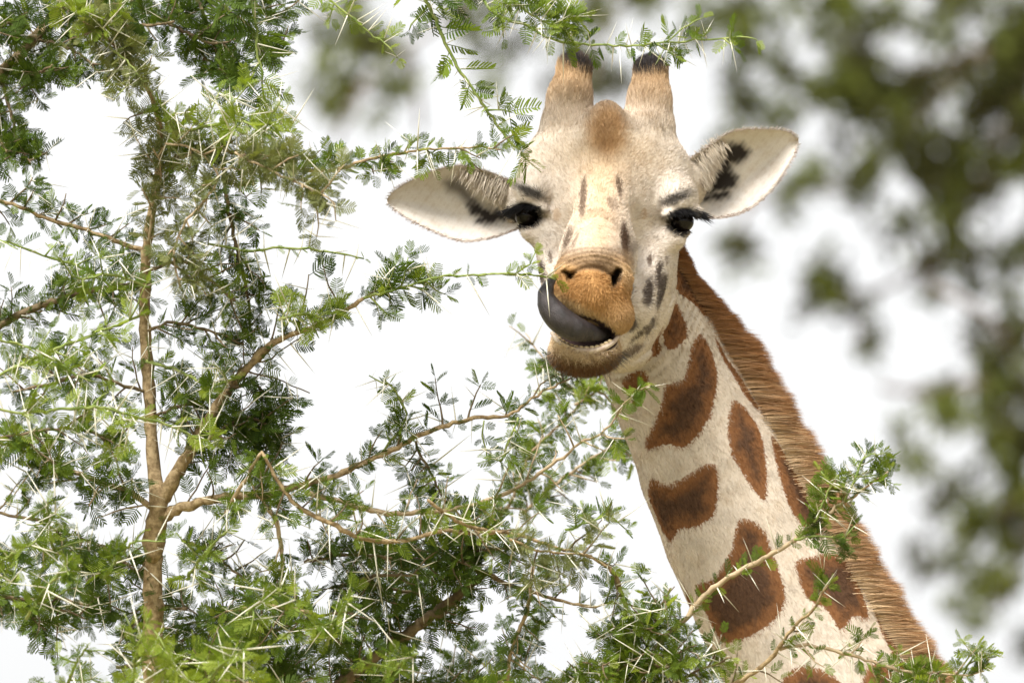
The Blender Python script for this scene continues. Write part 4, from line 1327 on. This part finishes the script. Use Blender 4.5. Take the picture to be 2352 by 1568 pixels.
B([(700, 1640, 17), (820, 1540, 15), (900, 1480, 14), (968, 1432, 13)], [0.05, 0.1], mat='dark', tint='dark', leaf=0.8, gap=22, size=62, twigs=10, twig_len=130, thorns=0.4)
B([(1112, 1314, 6), (1181, 1346, 4.5), (1278, 1377, 3.6), (1354, 1392, 3), (1410, 1381, 2.2)], [0.15, 0.2], mat='bark', tint='dark', leaf=0.6, gap=26, size=54, twigs=5, twig_len=60, thorns=0.8)
B([(1100, 1310, 5), (1070, 1250, 4.5), (1075, 1200, 3.6)], [0.15, 0.2], mat='dark', tint='dark', leaf=0.9, gap=18, size=58, twigs=5, twig_len=80)
B([(1225, 1300, 4), (1217, 1366, 4.5), (1202, 1427, 4.5), (1176, 1483, 4.5), (1164, 1560, 4.5)], [0.3, 0.2], mat='pale', tint='dark', leaf=0.8, gap=24, size=54, twigs=10, twig_len=85, thorns=0.8)
B([(867, 1052, 3), (915, 990, 3), (933, 950, 2.6), (907, 899, 2.2), (882, 869, 1.4)], [0.25, 0.3], mat='shoot', tint='mid', leaf=1, gap=17, size=52, twigs=5, twig_len=50, thorns=1.0, tsize=85, name='shoot')
B([(955, 1012, 3.5), (965, 1045, 3.5), (994, 1090, 3), (1014, 1140, 2.5)], [0.22, 0.22], mat='dark', tint='dark', leaf=1, gap=13, size=56, twigs=6, twig_len=55, thorns=0.9, tsize=110)
B([(1112, 965, 2), (1110, 1000, 2), (1118, 1048, 1.6)], 0.25, mat='shoot', tint='dark', leaf=0.8, gap=17, size=45, thorns=0.8, name='shoot')
B([(1190, 958, 2.4), (1150, 1060, 2.4), (1168, 1010, 2)], 0.3, mat='shoot', tint='mid', leaf=0.9, gap=18, size=48, thorns=0.8, twigs=3, twig_len=60, name='shoot')
B([(1298, 1216, 3), (1354, 1199, 2.6), (1406, 1177, 1.6)], [0.4, 0.4], mat='shoot', tint='mid', leaf=1, gap=17, size=48, thorns=1.0, twigs=3, twig_len=50, name='shoot')
# left-hand boughs
B([(348, 1165, 7), (300, 1130, 6.5), (250, 1111, 6), (190, 1090, 5.5), (130, 1062, 5), (40, 1030, 4), (-50, 1005, 3)], [0.25, 0.35], mat='pale', tint='dark', leaf=0.9, gap=24, size=64, twigs=16, twig_len=120, thorns=0.8)
B([(-40, 1170, 3), (60, 1188, 4), (100, 1200, 4), (140, 1230, 3)], [0.4, 0.4], mat='dark', tint='mid', leaf=0.5, gap=26, twigs=4, twig_len=80, size=50, thorns=1.0)
B([(-40, 450, 4), (40, 474, 4.5), (101, 499, 4.5), (186, 524, 5), (250, 548, 5), (332, 576, 6)], [0.2, 0.22], mat='bark', tint='dark', leaf=0.9, gap=21, size=60, twigs=11, twig_len=85, thorns=0.5)
B([(-30, 540, 2), (30, 560, 2.4), (110, 590, 2.6), (190, 615, 2.8), (260, 660, 3)], [0.3, 0.25], mat='shoot', tint='mid', leaf=0.5, gap=28, size=56, twigs=4, twig_len=80, thorns=0.8, name='shoot')
B([(-40, 770, 9), (50, 721, 8.5), (130, 690, 7.5), (212, 665, 7), (328, 655, 7)], [0.05, 0.18], mat='dark', tint='dark', leaf=0.95, gap=18, size=64, twigs=17, twig_len=95, thorns=0.5)
B([(-40, 880, 3), (60, 832, 3.4), (130, 800, 3.6), (220, 766, 3.4), (320, 726, 3)], [0.6, 0.4], mat='shoot', tint='young', leaf=0.7, gap=26, size=60, twigs=7, twig_len=90, thorns=0.65, tsize=95, name='shoot')
B([(-30, 780, 3), (40, 790, 3), (120, 820, 3), (180, 870, 3)], [0.7, 0.6], mat='shoot', tint='mid', leaf=0.7, gap=24, size=60, twigs=6, twig_len=90, thorns=0.65, tsize=95, name='shoot')
B([(-40, 930, 2.6), (50, 948, 3), (130, 940, 3.2), (203, 935, 3.4), (254, 940, 3.4), (320, 960, 3.4), (381, 975, 3), (483, 1018, 2)], [0.75, 0.6], mat='shoot', tint='young', leaf=0.75, gap=26, size=60, twigs=5, twig_len=80, thorns=0.75, tsize=100, name='shoot')
B([(-20, 1010, 3), (90, 990, 3.5), (170, 985, 3.5), (270, 1010, 3)], [0.45, 0.4], mat='dark', tint='mid', leaf=0.9, gap=19, size=66, twigs=12, twig_len=110, thorns=0.9, tsize=110)
B([(335, 900, 4), (270, 880, 4), (200, 860, 4), (120, 880, 4), (30, 900, 3)], [0.2, 0.3], mat='dark', tint='dark', leaf=0.9, gap=20, size=62, twigs=12, twig_len=105, thorns=0.8)
B([(345, 960, 4), (430, 930, 4), (500, 945, 3.5), (560, 985, 3)], [0.2, 0.25], mat='dark', tint='dark', leaf=0.9, gap=20, size=62, twigs=8, twig_len=110)
B([(336, 830, 4), (400, 850, 4), (470, 880, 3.5), (540, 870, 3)], [0.22, 0.4], mat='shoot', tint='mid', leaf=0.8, gap=20, size=60, twigs=7, twig_len=100)
B([(480, 1010, 5), (560, 960, 4), (620, 980, 3), (655, 1020, 2.4)], [0.3, 0.3], mat='dark', tint='dark', leaf=1, gap=17, size=70, twigs=10, twig_len=100)
B([(520, 900, 5), (580, 880, 4), (615, 920, 3), (640, 985, 2.4)], [0.3, 0.25], mat='dark', tint='dark', leaf=1, gap=17, size=70, twigs=9, twig_len=95)
# right-hand boughs of the upper trunk
B([(372, 385, 6), (400, 366, 6), (428, 357, 6), (479, 343, 5.5), (554, 352, 5), (640, 374, 4.6), (706, 391, 4.4), (781, 387, 4), (850, 366, 3.4), (930, 352, 3), (1000, 342, 2.5), (1075, 338, 2.2), (1150, 344, 1.6)], [0.3, 0.45, 0.35, 0.3], mat='bark', tint='mid', leaf=0.9, gap=19, size=64, twigs=20, twig_len=75, thorns=0.8, tsize=95)
B([(540, 350, 3), (600, 380, 3), (660, 410, 2.6), (730, 440, 2.2), (770, 470, 1.6)], [0.6, 0.7], mat='pale', tint='olive', leaf=1, gap=13, size=66, twigs=10, twig_len=85, thorns=0.8)
B([(509, 378, 4), (519, 454, 4.5), (530, 510, 4.5), (539, 554, 4.5), (555, 620, 4.5), (570, 690, 4), (575, 760, 3)], [0.3, 0.25], mat='dark', tint='dark', leaf=0.95, gap=17, size=60, twigs=14, twig_len=80, thorns=0.7)
B([(480, 560, 2.6), (565, 575, 3), (640, 570, 3), (696, 570, 2.8), (760, 580, 2.4), (836, 594, 1.6)], [0.3, 0.3], mat='shoot', tint='young', leaf=0.45, gap=28, size=34, thorns=1.0, tsize=100, name='shoot')
B([(372, 300, 4), (430, 300, 4), (500, 285, 3.4), (560, 280, 3), (610, 310, 2.4)], [0.4, 0.55], mat='shoot', tint='young', leaf=0.9, gap=17, size=62, twigs=11, twig_len=100, thorns=1.0, tsize=100, name='shoot')
B([(380, 330, 3), (440, 340, 3), (500, 400, 3), (470, 460, 3), (420, 520, 3), (400, 590, 2.4), (414, 660, 2)], [0.45, 0.5], mat='pale', tint='olive', leaf=1, gap=16, size=60, twigs=14, twig_len=85, thorns=1.0)
B([(345, 620, 4), (420, 600, 4), (480, 640, 3.4), (540, 690, 3)], [0.3, 0.35], mat='dark', tint='mid', leaf=0.8, gap=21, size=58, twigs=8, twig_len=95)
B([(340, 760, 4), (400, 740, 4), (480, 760, 3.5), (560, 790, 3)], [0.3, 0.3], mat='dark', tint='dark', leaf=0.8, gap=20, size=60, twigs=9, twig_len=100)
B([(640, 735, 3), (690, 720, 3), (740, 730, 2.4)], [0.5, 0.5], mat='shoot', tint='young', leaf=1, gap=15, size=56, thorns=1, twigs=5, twig_len=70, name='shoot')
B([(345, 660, 3), (250, 630, 3), (180, 640, 2.5), (140, 600, 2)], [0.35, 0.4], mat='shoot', tint='mid', leaf=0.8, gap=20, size=56, twigs=6, twig_len=80, name='shoot')
# the dense skirt at the bottom left
sk = np.random.default_rng(5)
for k in range(17):
    x0 = sk.uniform(-60, 1150); y0 = sk.uniform(1380, 1620) - (60 if x0 < 300 else 0)
    a = sk.uniform(-0.9, 0.5) if sk.random() < 0.5 else math.pi - sk.uniform(-0.9, 0.5)
    L_ = sk.uniform(140, 300)
    x1, y1 = x0 + math.cos(a) * L_, y0 + math.sin(a) * L_ * 0.5
    dz = sk.uniform(-0.45, 0.6)
    B([(x0, y0, 4.5), ((x0 + x1) / 2, (y0 + y1) / 2 - 15, 3.6), (x1, y1, 2)], [dz, dz + sk.uniform(-0.15, 0.2)], mat='dark' if dz < 0.3 else 'bark', tint='dark' if dz < 0.35 else 'mid', leaf=0.95, gap=19, size=64, twigs=10, twig_len=115, thorns=0.5, tsize=90)
for x0, y0, x1, y1, dz in ((300, 1600, 340, 1420, 0.9), (370, 1600, 400, 1480, 0.9), (150, 1600, 200, 1480, 0.7), (60, 1420, 160, 1290, 0.7), (240, 1330, 330, 1220, 0.6), (430, 1330, 520, 1220, 0.45), (560, 1420, 640, 1350, 0.7),
                           (-10, 1300, 90, 1240, 0.6), (130, 1280, 110, 1150, 0.5), (750, 1480, 800, 1380, 0.6), (880, 1560, 960, 1500, 0.7), (480, 1560, 560, 1490, 0.9)):
    B([(x0, y0, 4), ((x0 + x1) / 2 - 8, (y0 + y1) / 2, 3.4), (x1, y1, 2)], [dz - 0.1, dz + 0.1], mat='shoot', tint='young' if dz > 0.8 else 'mid', leaf=0.9, gap=20, size=52, twigs=5, twig_len=85, thorns=0.4, tsize=100, name='shoot')
for x0, y0, x1, y1 in ((60, 1250, 260, 1330), (200, 1240, 340, 1340), (420, 1240, 560, 1330), (700, 1290, 900, 1280), (760, 1350, 960, 1320), (1000, 1290, 1200, 1260), (560, 1480, 800, 1400), (900, 1260, 1080, 1300)):
    B([(x0, y0, 4), ((x0 + x1) / 2, (y0 + y1) / 2 - 12, 4), (x1, y1, 2.4)], [0.1, 0.25], mat='dark', tint='dark', leaf=0.9, gap=20, size=60, twigs=9, twig_len=95, thorns=0.8, tsize=95)
tree.finish()

# ------------------------------------------------------------------ boughs of neighbouring acacias that reach into the frame
def bough(label, seed, loc_xy, near, fn, nl=300, nt=300, group='acacia boughs reaching into the frame'):
    A = Acacia("acacia_bough", label, "bough", tuple(at(loc_xy[0], loc_xy[1], near)), group, seed)
    fn(A.branch)
    A.finish(nl, nt)

def f_top_left(B):
    B([(-140, 290, 18), (-40, 205, 16), (30, 141, 14), (76, 91, 13), (130, 30, 12), (200, -70, 11)], [-0.1, -0.2], mat='bark', tint='dark', leaf=0.5, gap=24, size=60, twigs=14, twig_len=130, thorns=0.2)
    for p in ([(20, 150, 5), (70, 175, 4), (120, 150, 3)], [(76, 91, 5), (130, 100, 4), (190, 130, 3), (230, 170, 2)], [(0, 170, 5), (20, 240, 4), (40, 320, 3), (70, 375, 2)], [(-40, 220, 5), (-10, 300, 4), (15, 350, 3)],
              [(60, 40, 5), (10, 60, 4), (-30, 80, 3)], [(120, 20, 5), (190, 20, 4), (280, 10, 3)], [(150, 0, 5), (230, 50, 4), (320, 60, 4), (400, 50, 3)], [(300, 0, 5), (360, 40, 4), (430, 75, 4), (490, 100, 3), (540, 90, 2)],
              [(430, 75, 4), (470, 130, 3.4), (510, 165, 3), (560, 170, 2)], [(480, -40, 5), (520, 20, 4), (570, 60, 3.4), (600, 120, 2.6), (640, 130, 2)], [(560, -40, 4), (590, 10, 3), (640, 40, 2.4)], [(440, -30, 5), (470, 40, 4), (500, 130, 3), (530, 190, 2)]):
        B(p, [-0.15, 0.0], mat='dark', tint='dark', leaf=1.0, gap=15, size=60, twigs=8, twig_len=80, thorns=0.4)
    B([(130, -20, 3), (160, 20, 3), (200, 50, 2.4), (240, 70, 1.6)], [0.4, 0.5], mat='shoot', tint='young', leaf=1, gap=14, size=60, twigs=6, twig_len=60, thorns=0.8, name='shoot')
    B([(180, 40, 3), (240, 100, 3), (290, 140, 2.4), (330, 190, 2)], [0.45, 0.5], mat='shoot', tint='olive', leaf=1, gap=12, size=62, twigs=7, twig_len=70, thorns=0.8, name='shoot')
bough("dark leafy bough with a thick brown limb filling the top left corner", 21, (-140, 290), -0.1, f_top_left)

def f_hang_left(B):
    B([(560, -60, 3.4), (578, 0, 3.2), (588, 60, 3), (590, 120, 3), (604, 190, 2.6), (612, 250, 2.4), (626, 306, 1.8)], [0.15, 0.2], mat='shoot', tint='dark', leaf=1, gap=20, size=82, twigs=5, twig_len=70, thorns=0.6, tsize=85)
bough("hanging shoot with large dark feathery leaves above the dusty upper trunk", 22, (560, -60), 0.15, f_hang_left)

def f_short(B):
    B([(730, -40, 3), (760, 0, 3), (805, 39, 2.6), (860, 84, 2), (894, 110, 1.6), (914, 134, 1.2)], [0.2, 0.25], mat='shoot', tint='young', leaf=1, gap=22, size=52, thorns=1.0, tsize=95, twigs=2, twig_len=50)
bough("short yellow green shoot hanging alone from the top edge", 23, (730, -40), 0.2, f_short)

def f_hang_mid(B):
    B([(950, -80, 5), (978, 0, 4.6), (1000, 45, 4.4), (1017, 89, 4.4), (1061, 167, 4), (1115, 246, 3.6), (1155, 305, 3), (1209, 366, 2)], [0.1, 0.15], mat='shoot', tint='mid', leaf=0.85, gap=24, size=92, thorns=0.8, tsize=75, twigs=1, twig_len=50)
    B([(985, 10, 3), (955, 45, 2.4), (940, 70, 1.6)], 0.1, mat='shoot', tint='dark', leaf=1, gap=20, size=64, thorns=0.5)
    B([(978, 0, 3), (1040, -10, 2.4), (1090, -30, 1.6)], 0.15, mat='shoot', tint='dark', leaf=1, gap=18, size=64, thorns=0.8)
bough("long green shoot with big leaves hanging down to the giraffe's left-hand ear", 24, (950, -80), 0.1, f_hang_mid)

def f_top_right(B):
    B([(1060, -90, 4), (1110, 0, 3.6), (1150, 40, 3.4), (1200, 56, 3.2), (1245, 80, 3), (1290, 96, 3), (1370, 102, 2.8), (1440, 106, 2.6), (1530, 97, 2.4), (1620, 91, 2.2), (1700, 86, 1.8), (1738, 92, 1.2)], [0.0, 0.1], mat='shoot', tint='mid', leaf=0.9, gap=19, size=66, thorns=0.85, tsize=80, twigs=8, twig_len=60, end=0.93)
    B([(1130, -60, 3), (1170, -10, 3), (1230, 40, 2.4), (1300, 70, 2)], [0.15, 0.15], mat='shoot', tint='mid', leaf=1, gap=15, size=64, thorns=0.9, twigs=6, twig_len=60)
    B([(1230, -40, 3), (1290, 10, 2.4), (1330, 60, 1.8)], [0.1, 0.1], mat='shoot', tint='mid', leaf=1, gap=18, size=56, thorns=1, twigs=2, twig_len=60)
    B([(1530, 97, 2), (1570, 65, 2), (1612, 42, 1.2)], 0.1, mat='shoot', tint='mid', leaf=1, gap=14, size=56, thorns=0.5)
bough("bright green thorny spray reaching right just above the giraffe's two horns", 25, (1060, -90), 0.0, f_top_right)

def f_neck(B):
    B([(1440, 1600, 7), (1513, 1479, 6.5), (1565, 1427, 6.5), (1649, 1342, 6), (1740, 1290, 5.4), (1824, 1239, 5), (1909, 1174, 4), (1974, 1128, 3), (2040, 1082, 1.6)], [0.35, 0.4], mat='pale', tint='mid', leaf=0.85, gap=22, size=52, thorns=0.8, tsize=80, twigs=0)
    B([(1824, 1239, 3), (1880, 1230, 2.6), (1950, 1240, 2)], 0.4, mat='shoot', tint='dark', leaf=1, gap=14, size=52, thorns=0.6, twigs=4, twig_len=50)
    B([(1870, 1200, 3), (1900, 1130, 2.4), (1925, 1090, 1.8)], 0.4, mat='shoot', tint='mid', leaf=1, gap=14, size=52, thorns=0.7, twigs=3, twig_len=50)
    B([(1940, 1150, 3), (1970, 1080, 2.4), (1990, 1050, 1.8), (2030, 1040, 1.2)], 0.4, mat='shoot', tint='mid', leaf=1, gap=13, size=56, thorns=0.8, twigs=4, twig_len=60)
    B([(1990, 1110, 2), (2030, 1100, 1.6), (2050, 1110, 1)], 0.4, mat='shoot', tint='mid', leaf=1, gap=13, size=50, thorns=0.5)
bough("pale stemmed acacia branch slanting up across the patched neck to the mane", 26, (1440, 1600), 0.35, f_neck)

def f_low_right(B):
    B([(1560, 1680, 6), (1640, 1600, 6), (1740, 1537, 5.5), (1785, 1492, 5), (1818, 1446, 4.4), (1863, 1401, 3.4), (1902, 1342, 2)], [0.3, 0.4], mat='bark', tint='mid', leaf=0.9, gap=19, size=56, thorns=0.9, tsize=80, twigs=6, twig_len=70)
    B([(1790, 1490, 4), (1857, 1480, 4), (1935, 1498, 4), (2064, 1537, 3.4), (2194, 1550, 2.6), (2260, 1540, 1.6)], [0.35, 0.4], mat='pale', tint='mid', leaf=0.9, gap=17, size=56, thorns=0.9, tsize=90, twigs=11, twig_len=70)
    B([(2194, 1580, 3), (2220, 1530, 2.4), (2250, 1490, 1.6)], [0.35, 0.4], mat='shoot', tint='young', leaf=1, gap=15, size=50, thorns=0.6, twigs=3, twig_len=50)
    for x0, y0, x1, y1 in ((1280, 1600, 1400, 1520), (1360, 1600, 1480, 1500), (1440, 1580, 1600, 1480), (1500, 1600, 1680, 1510), (1480, 1500, 1540, 1350), (1380, 1540, 1560, 1530), (2040, 1600, 2160, 1540), (1400, 1480, 1500, 1440)):
        B([(x0, y0, 4), ((x0 + x1) / 2, (y0 + y1) / 2 - 10, 3.4), (x1, y1, 2)], [0.3, 0.45], mat='dark', tint='mid', leaf=1, gap=16, size=56, thorns=0.9, tsize=85, twigs=7, twig_len=75)
bough("leafy thorny branches along the bottom edge in front of the neck's base", 27, (1560, 1680), 0.3, f_low_right)

def f_pale(B):
    B([(1180, 1140, 4), (1217, 1046, 4), (1280, 980, 3.4), (1330, 925, 3), (1290, 870, 2.6), (1240, 815, 2), (1207, 765, 1.4)], [-0.6, -0.7], mat='pale', tint='mid', leaf=1, gap=17, size=60, thorns=0.7, twigs=9, twig_len=75)
    B([(1200, 1180, 4), (1290, 1100, 3.6), (1380, 1040, 3), (1440, 1020, 2)], [-0.6, -0.65], mat='pale', tint='mid', leaf=1, gap=16, size=60, thorns=0.6, twigs=9, twig_len=75)
    B([(1320, 930, 3), (1380, 900, 3), (1420, 960, 2.4), (1440, 1020, 2)], [-0.6, -0.65], mat='pale', tint='young', leaf=1, gap=15, size=56, thorns=0.4, twigs=6, twig_len=60)
    B([(1330, 925, 2), (1360, 880, 2), (1380, 850, 1.6)], [-0.6, -0.65], mat='shoot', tint='young', leaf=1, gap=15, size=50, thorns=0.4, twigs=3, twig_len=50)
    B([(1060, 1300, 4), (1130, 1215, 4), (1180, 1140, 4)], -0.6, mat='pale', tint='mid', leaf=1, gap=18, size=56, twigs=4, twig_len=60)
bough("pale soft green sprigs rising behind and below the giraffe's chin", 28, (1060, 1300), -0.6, f_pale)

# ------------------------------------------------------------------ far trees, out of focus
M_FAR = leaf_material("far foliage", (0.070, 0.085, 0.026), (0.175, 0.200, 0.050), 0.36)
M_FAR_DARK = leaf_material("far foliage dark", (0.028, 0.028, 0.012), (0.066, 0.064, 0.025), 0.22)
M_FAR_BARK = simple("far bark", (0.085, 0.058, 0.040), 0.9, 0.1, 3, (0.14, 0.10, 0.07))
def far_tree(label, near, trunk, limbs, clumps, seed):
    r = np.random.default_rng(seed)
    k = (DIST - near) / DIST                  # how much one photo unit has grown out there
    top = at(trunk[1][0], trunk[1][1], near)
    base = at(trunk[0][0], trunk[1][1], near); base[2] = 0
    t = thing("tree", label, "tree", tuple(base), "trees far behind the giraffe")
    b = base
    path = catmull(np.array([np.append(base, 0.26), np.append(base * 0.5 + top * 0.5 + [0.25, 0.1, 0], 0.21), np.append(top, 0.15)]), 0.5)
    v, q, tr = tube(path[:, :3], path[:, 3], 10)
    link("trunk", make_mesh("trunk", v - b, [q, tr], M_FAR_BARK), t)
    for lb in limbs:
        W = np.array([np.append(at(p[0], p[1], near + (p[3] if len(p) > 3 else 0)), p[2] * S * k) for p in lb])
        path = catmull(W, 0.15)
        v, q, tr = tube(path[:, :3], np.maximum(path[:, 3] * 1.5, 0.018), 7)
        link("limb", make_mesh("limb", v - b, [q, tr], M_FAR_BARK), t)
    pos = []; dark = []
    for (x, y, rx, ry, n, dk) in clumps:
        c = at(x, y, near + r.uniform(-1.5, 1.5))
        m = max(2, int(n / 9))
        # a clump is a bunch of sprays; each spray a handful of leaves
        u = r.normal(size=(m, 3)); u /= np.linalg.norm(u, axis=1)[:, None]; u *= (r.random((m, 1)) ** 0.5)
        cen = c + u * np.array([rx, 0.9 * (rx + ry) / 2, ry]) * S * k
        p = np.repeat(cen, 9, 0) + r.normal(size=(m * 9, 3)) * 0.045
        pos.append(p); dark.append(np.repeat(r.random(m) < dk, 9))
    pos = np.vstack(pos); dark = np.concatenate(dark)
    n = len(pos)
    d = r.normal(size=(n, 3)); M = frames(d, r.normal(size=(n, 3)) + np.array([0, 0, 0.6]))
    Lf = r.uniform(0.05, 0.11, n)
    shape = np.array([(0, 0, 0), (0.35, 0.27, 0.05), (1, 0, -0.08), (0.35, -0.27, 0.05)])
    W = np.einsum('nij,mj->nmi', M * Lf[:, None, None], shape) + (pos - b)[:, None, :]
    me = make_mesh("crown", W.reshape(-1, 3), [np.arange(n * 4).reshape(-1, 4)], M_FAR, False, {'rnd': np.repeat(r.random(n), 4)})
    me.materials.append(M_FAR_DARK)
    me.polygons.foreach_set("material_index", dark.astype(np.int32))
    o = link("crown", me, t); o['kind'] = 'stuff'

def blob(rows, seed, step=1.0):
    """rows: (x, y, rx, ry, clumps) -> scattered clump list"""
    r = np.random.default_rng(seed); out = []
    for (x, y, rx, ry, m, dk) in rows:
        for _ in range(max(1, int(round(m * 0.66)))):
            a = r.uniform(0, 2 * math.pi); q = math.sqrt(r.random()) * r.uniform(0.9, 1.15)
            out.append((x + math.cos(a) * q * rx, y + math.sin(a) * q * ry, r.uniform(6, 22), r.uniform(6, 24), int(r.uniform(22, 60)), dk if r.random() < 0.6 else (1.0 if r.random() < dk else 0.0)))
    return out

far_tree("big blurred tree whose dark foliage hangs behind the giraffe's raised ear and horns", -40, ((2720, 0), (2560, 60)),
         [[(2560, 60, 22), (2400, 90, 17), (2250, 130, 12), (2100, 170, 9), (1950, 260, 6)], [(2560, 60, 20), (2420, -60, 16), (2200, -100, 14), (1900, -120, 11), (1500, -130, 9), (1150, -100, 8), (900, -50, 6), (720, 40, 4)],
          [(2400, 90, 10), (2330, 240, 9), (2260, 400, 7), (2180, 560, 4), (2120, 640, 3)], [(2250, 130, 8), (2050, 330, 6), (1960, 420, 4), (1840, 440, 3)],
          [(1840, 440, 3), (1720, 470, 3), (1690, 580, 2.4)], [(2180, 560, 3), (2060, 650, 3), (1950, 680, 2.4), (1860, 640, 2)], [(2420, 200, 8), (2380, 420, 6), (2360, 640, 4)],
          [(1150, -100, 6), (1030, 40, 5), (930, 110, 4), (840, 190, 4), (740, 270, 3)], [(1500, -130, 6), (1420, 20, 5), (1370, 130, 4), (1360, 230, 2.4)], [(930, 110, 3), (960, 220, 3), (965, 300, 2)], [(840, 190, 3), (780, 300, 3), (770, 330, 2)], [(1950, 680, 2), (1975, 740, 2), (1980, 800, 1.4)]],
         blob([(2230, 60, 150, 80, 30, 0.4), (1990, 50, 130, 60, 17, 0.35), (1760, 30, 120, 50, 9, 0.25), (1560, 40, 120, 50, 6, 0.25), (2330, 180, 80, 120, 22, 0.75), (2120, 220, 120, 90, 26, 0.5), (1950, 230, 100, 60, 9, 0.3),
               (2090, 370, 110, 50, 17, 0.6), (1930, 390, 90, 32, 8, 0.5), (2220, 400, 60, 100, 13, 0.5), (2180, 520, 42, 70, 8, 0.5), (2330, 400, 40, 80, 6, 0.5), (1790, 230, 80, 60, 4, 0.3), (1660, 290, 50, 50, 2, 0.3),
               (2150, 620, 30, 46, 4, 0.5), (1890, 640, 60, 26, 4, 0.5), (1870, 680, 22, 34, 3, 0.4), (1690, 560, 32, 50, 3, 0.5), (2320, 620, 30, 50, 2, 0.6), (2440, 150, 120, 200, 24, 0.6), (2650, 200, 200, 330, 70, 0.6), (2950, 150, 220, 300, 50, 0.6), (2500, 500, 120, 200, 26, 0.6), (1680, 120, 80, 50, 2, 0.2), (2340, 560, 30, 60, 3, 0.6), (2150, 170, 280, 210, 74, 0.6), (1800, 170, 220, 200, 40, 0.45), (1880, 560, 130, 160, 12, 0.5), (2260, 450, 110, 220, 34, 0.6), (2000, 560, 130, 120, 8, 0.6), (840, 150, 150, 130, 14, 0.6), (1250, 100, 260, 110, 16, 0.6), (1690, 570, 24, 90, 5, 0.7), (1985, 700, 20, 120, 5, 0.7), (2135, 690, 20, 90, 5, 0.6), (2330, 640, 40, 120, 6, 0.6),
               (800, 60, 70, 40, 5, 0.35), (730, 120, 45, 30, 2, 0.4), (870, 130, 55, 40, 5, 0.4), (800, 200, 60, 26, 4, 0.4), (730, 250, 40, 20, 2, 0.5), (900, 190, 40, 30, 2, 0.4), (950, 170, 34, 50, 2, 0.6),
               (1080, 50, 60, 40, 3, 0.3), (1180, 110, 50, 30, 2, 0.6), (1390, 30, 60, 36, 4, 0.5), (1370, 190, 45, 50, 6, 0.5), (1230, 190, 36, 18, 1, 0.8), (1450, 10, 70, 40, 3, 0.4)], 3), 31)
far_tree("blurred paler tree standing low at the right, beyond the mane", -38, ((2600, 0), (2480, 1000)),
         [[(2480, 1000, 14), (2380, 920, 10), (2260, 880, 7), (2120, 900, 4), (2020, 890, 3)], [(2480, 1000, 12), (2380, 1120, 8), (2270, 1190, 5), (2200, 1220, 3)], [(2380, 920, 7), (2320, 800, 5), (2260, 720, 4), (2130, 650, 2)], [(2430, 1060, 8), (2340, 1300, 6), (2280, 1400, 3)]],
         blob([(2280, 780, 70, 36, 7, 0.5), (2150, 920, 80, 26, 4, 0.15), (2260, 950, 60, 50, 7, 0.3), (2320, 890, 50, 60, 8, 0.5), (2300, 1050, 50, 50, 6, 0.35), (2230, 1190, 60, 50, 7, 0.4), (2320, 1160, 50, 60, 8, 0.45), (2110, 1270, 45, 30, 3, 0.6), (2310, 1290, 50, 50, 6, 0.4), (2260, 1390, 60, 22, 3, 0.5), (2340, 1470, 26, 40, 1, 0.5), (2420, 1000, 60, 180, 18, 0.4), (2560, 1000, 160, 340, 60, 0.45), (2800, 1050, 160, 330, 40, 0.45), (2060, 960, 40, 20, 1, 0.2), (2260, 1080, 110, 330, 40, 0.5), (2150, 1050, 70, 180, 7, 0.4), (2330, 950, 40, 300, 14, 0.5)], 4), 32)
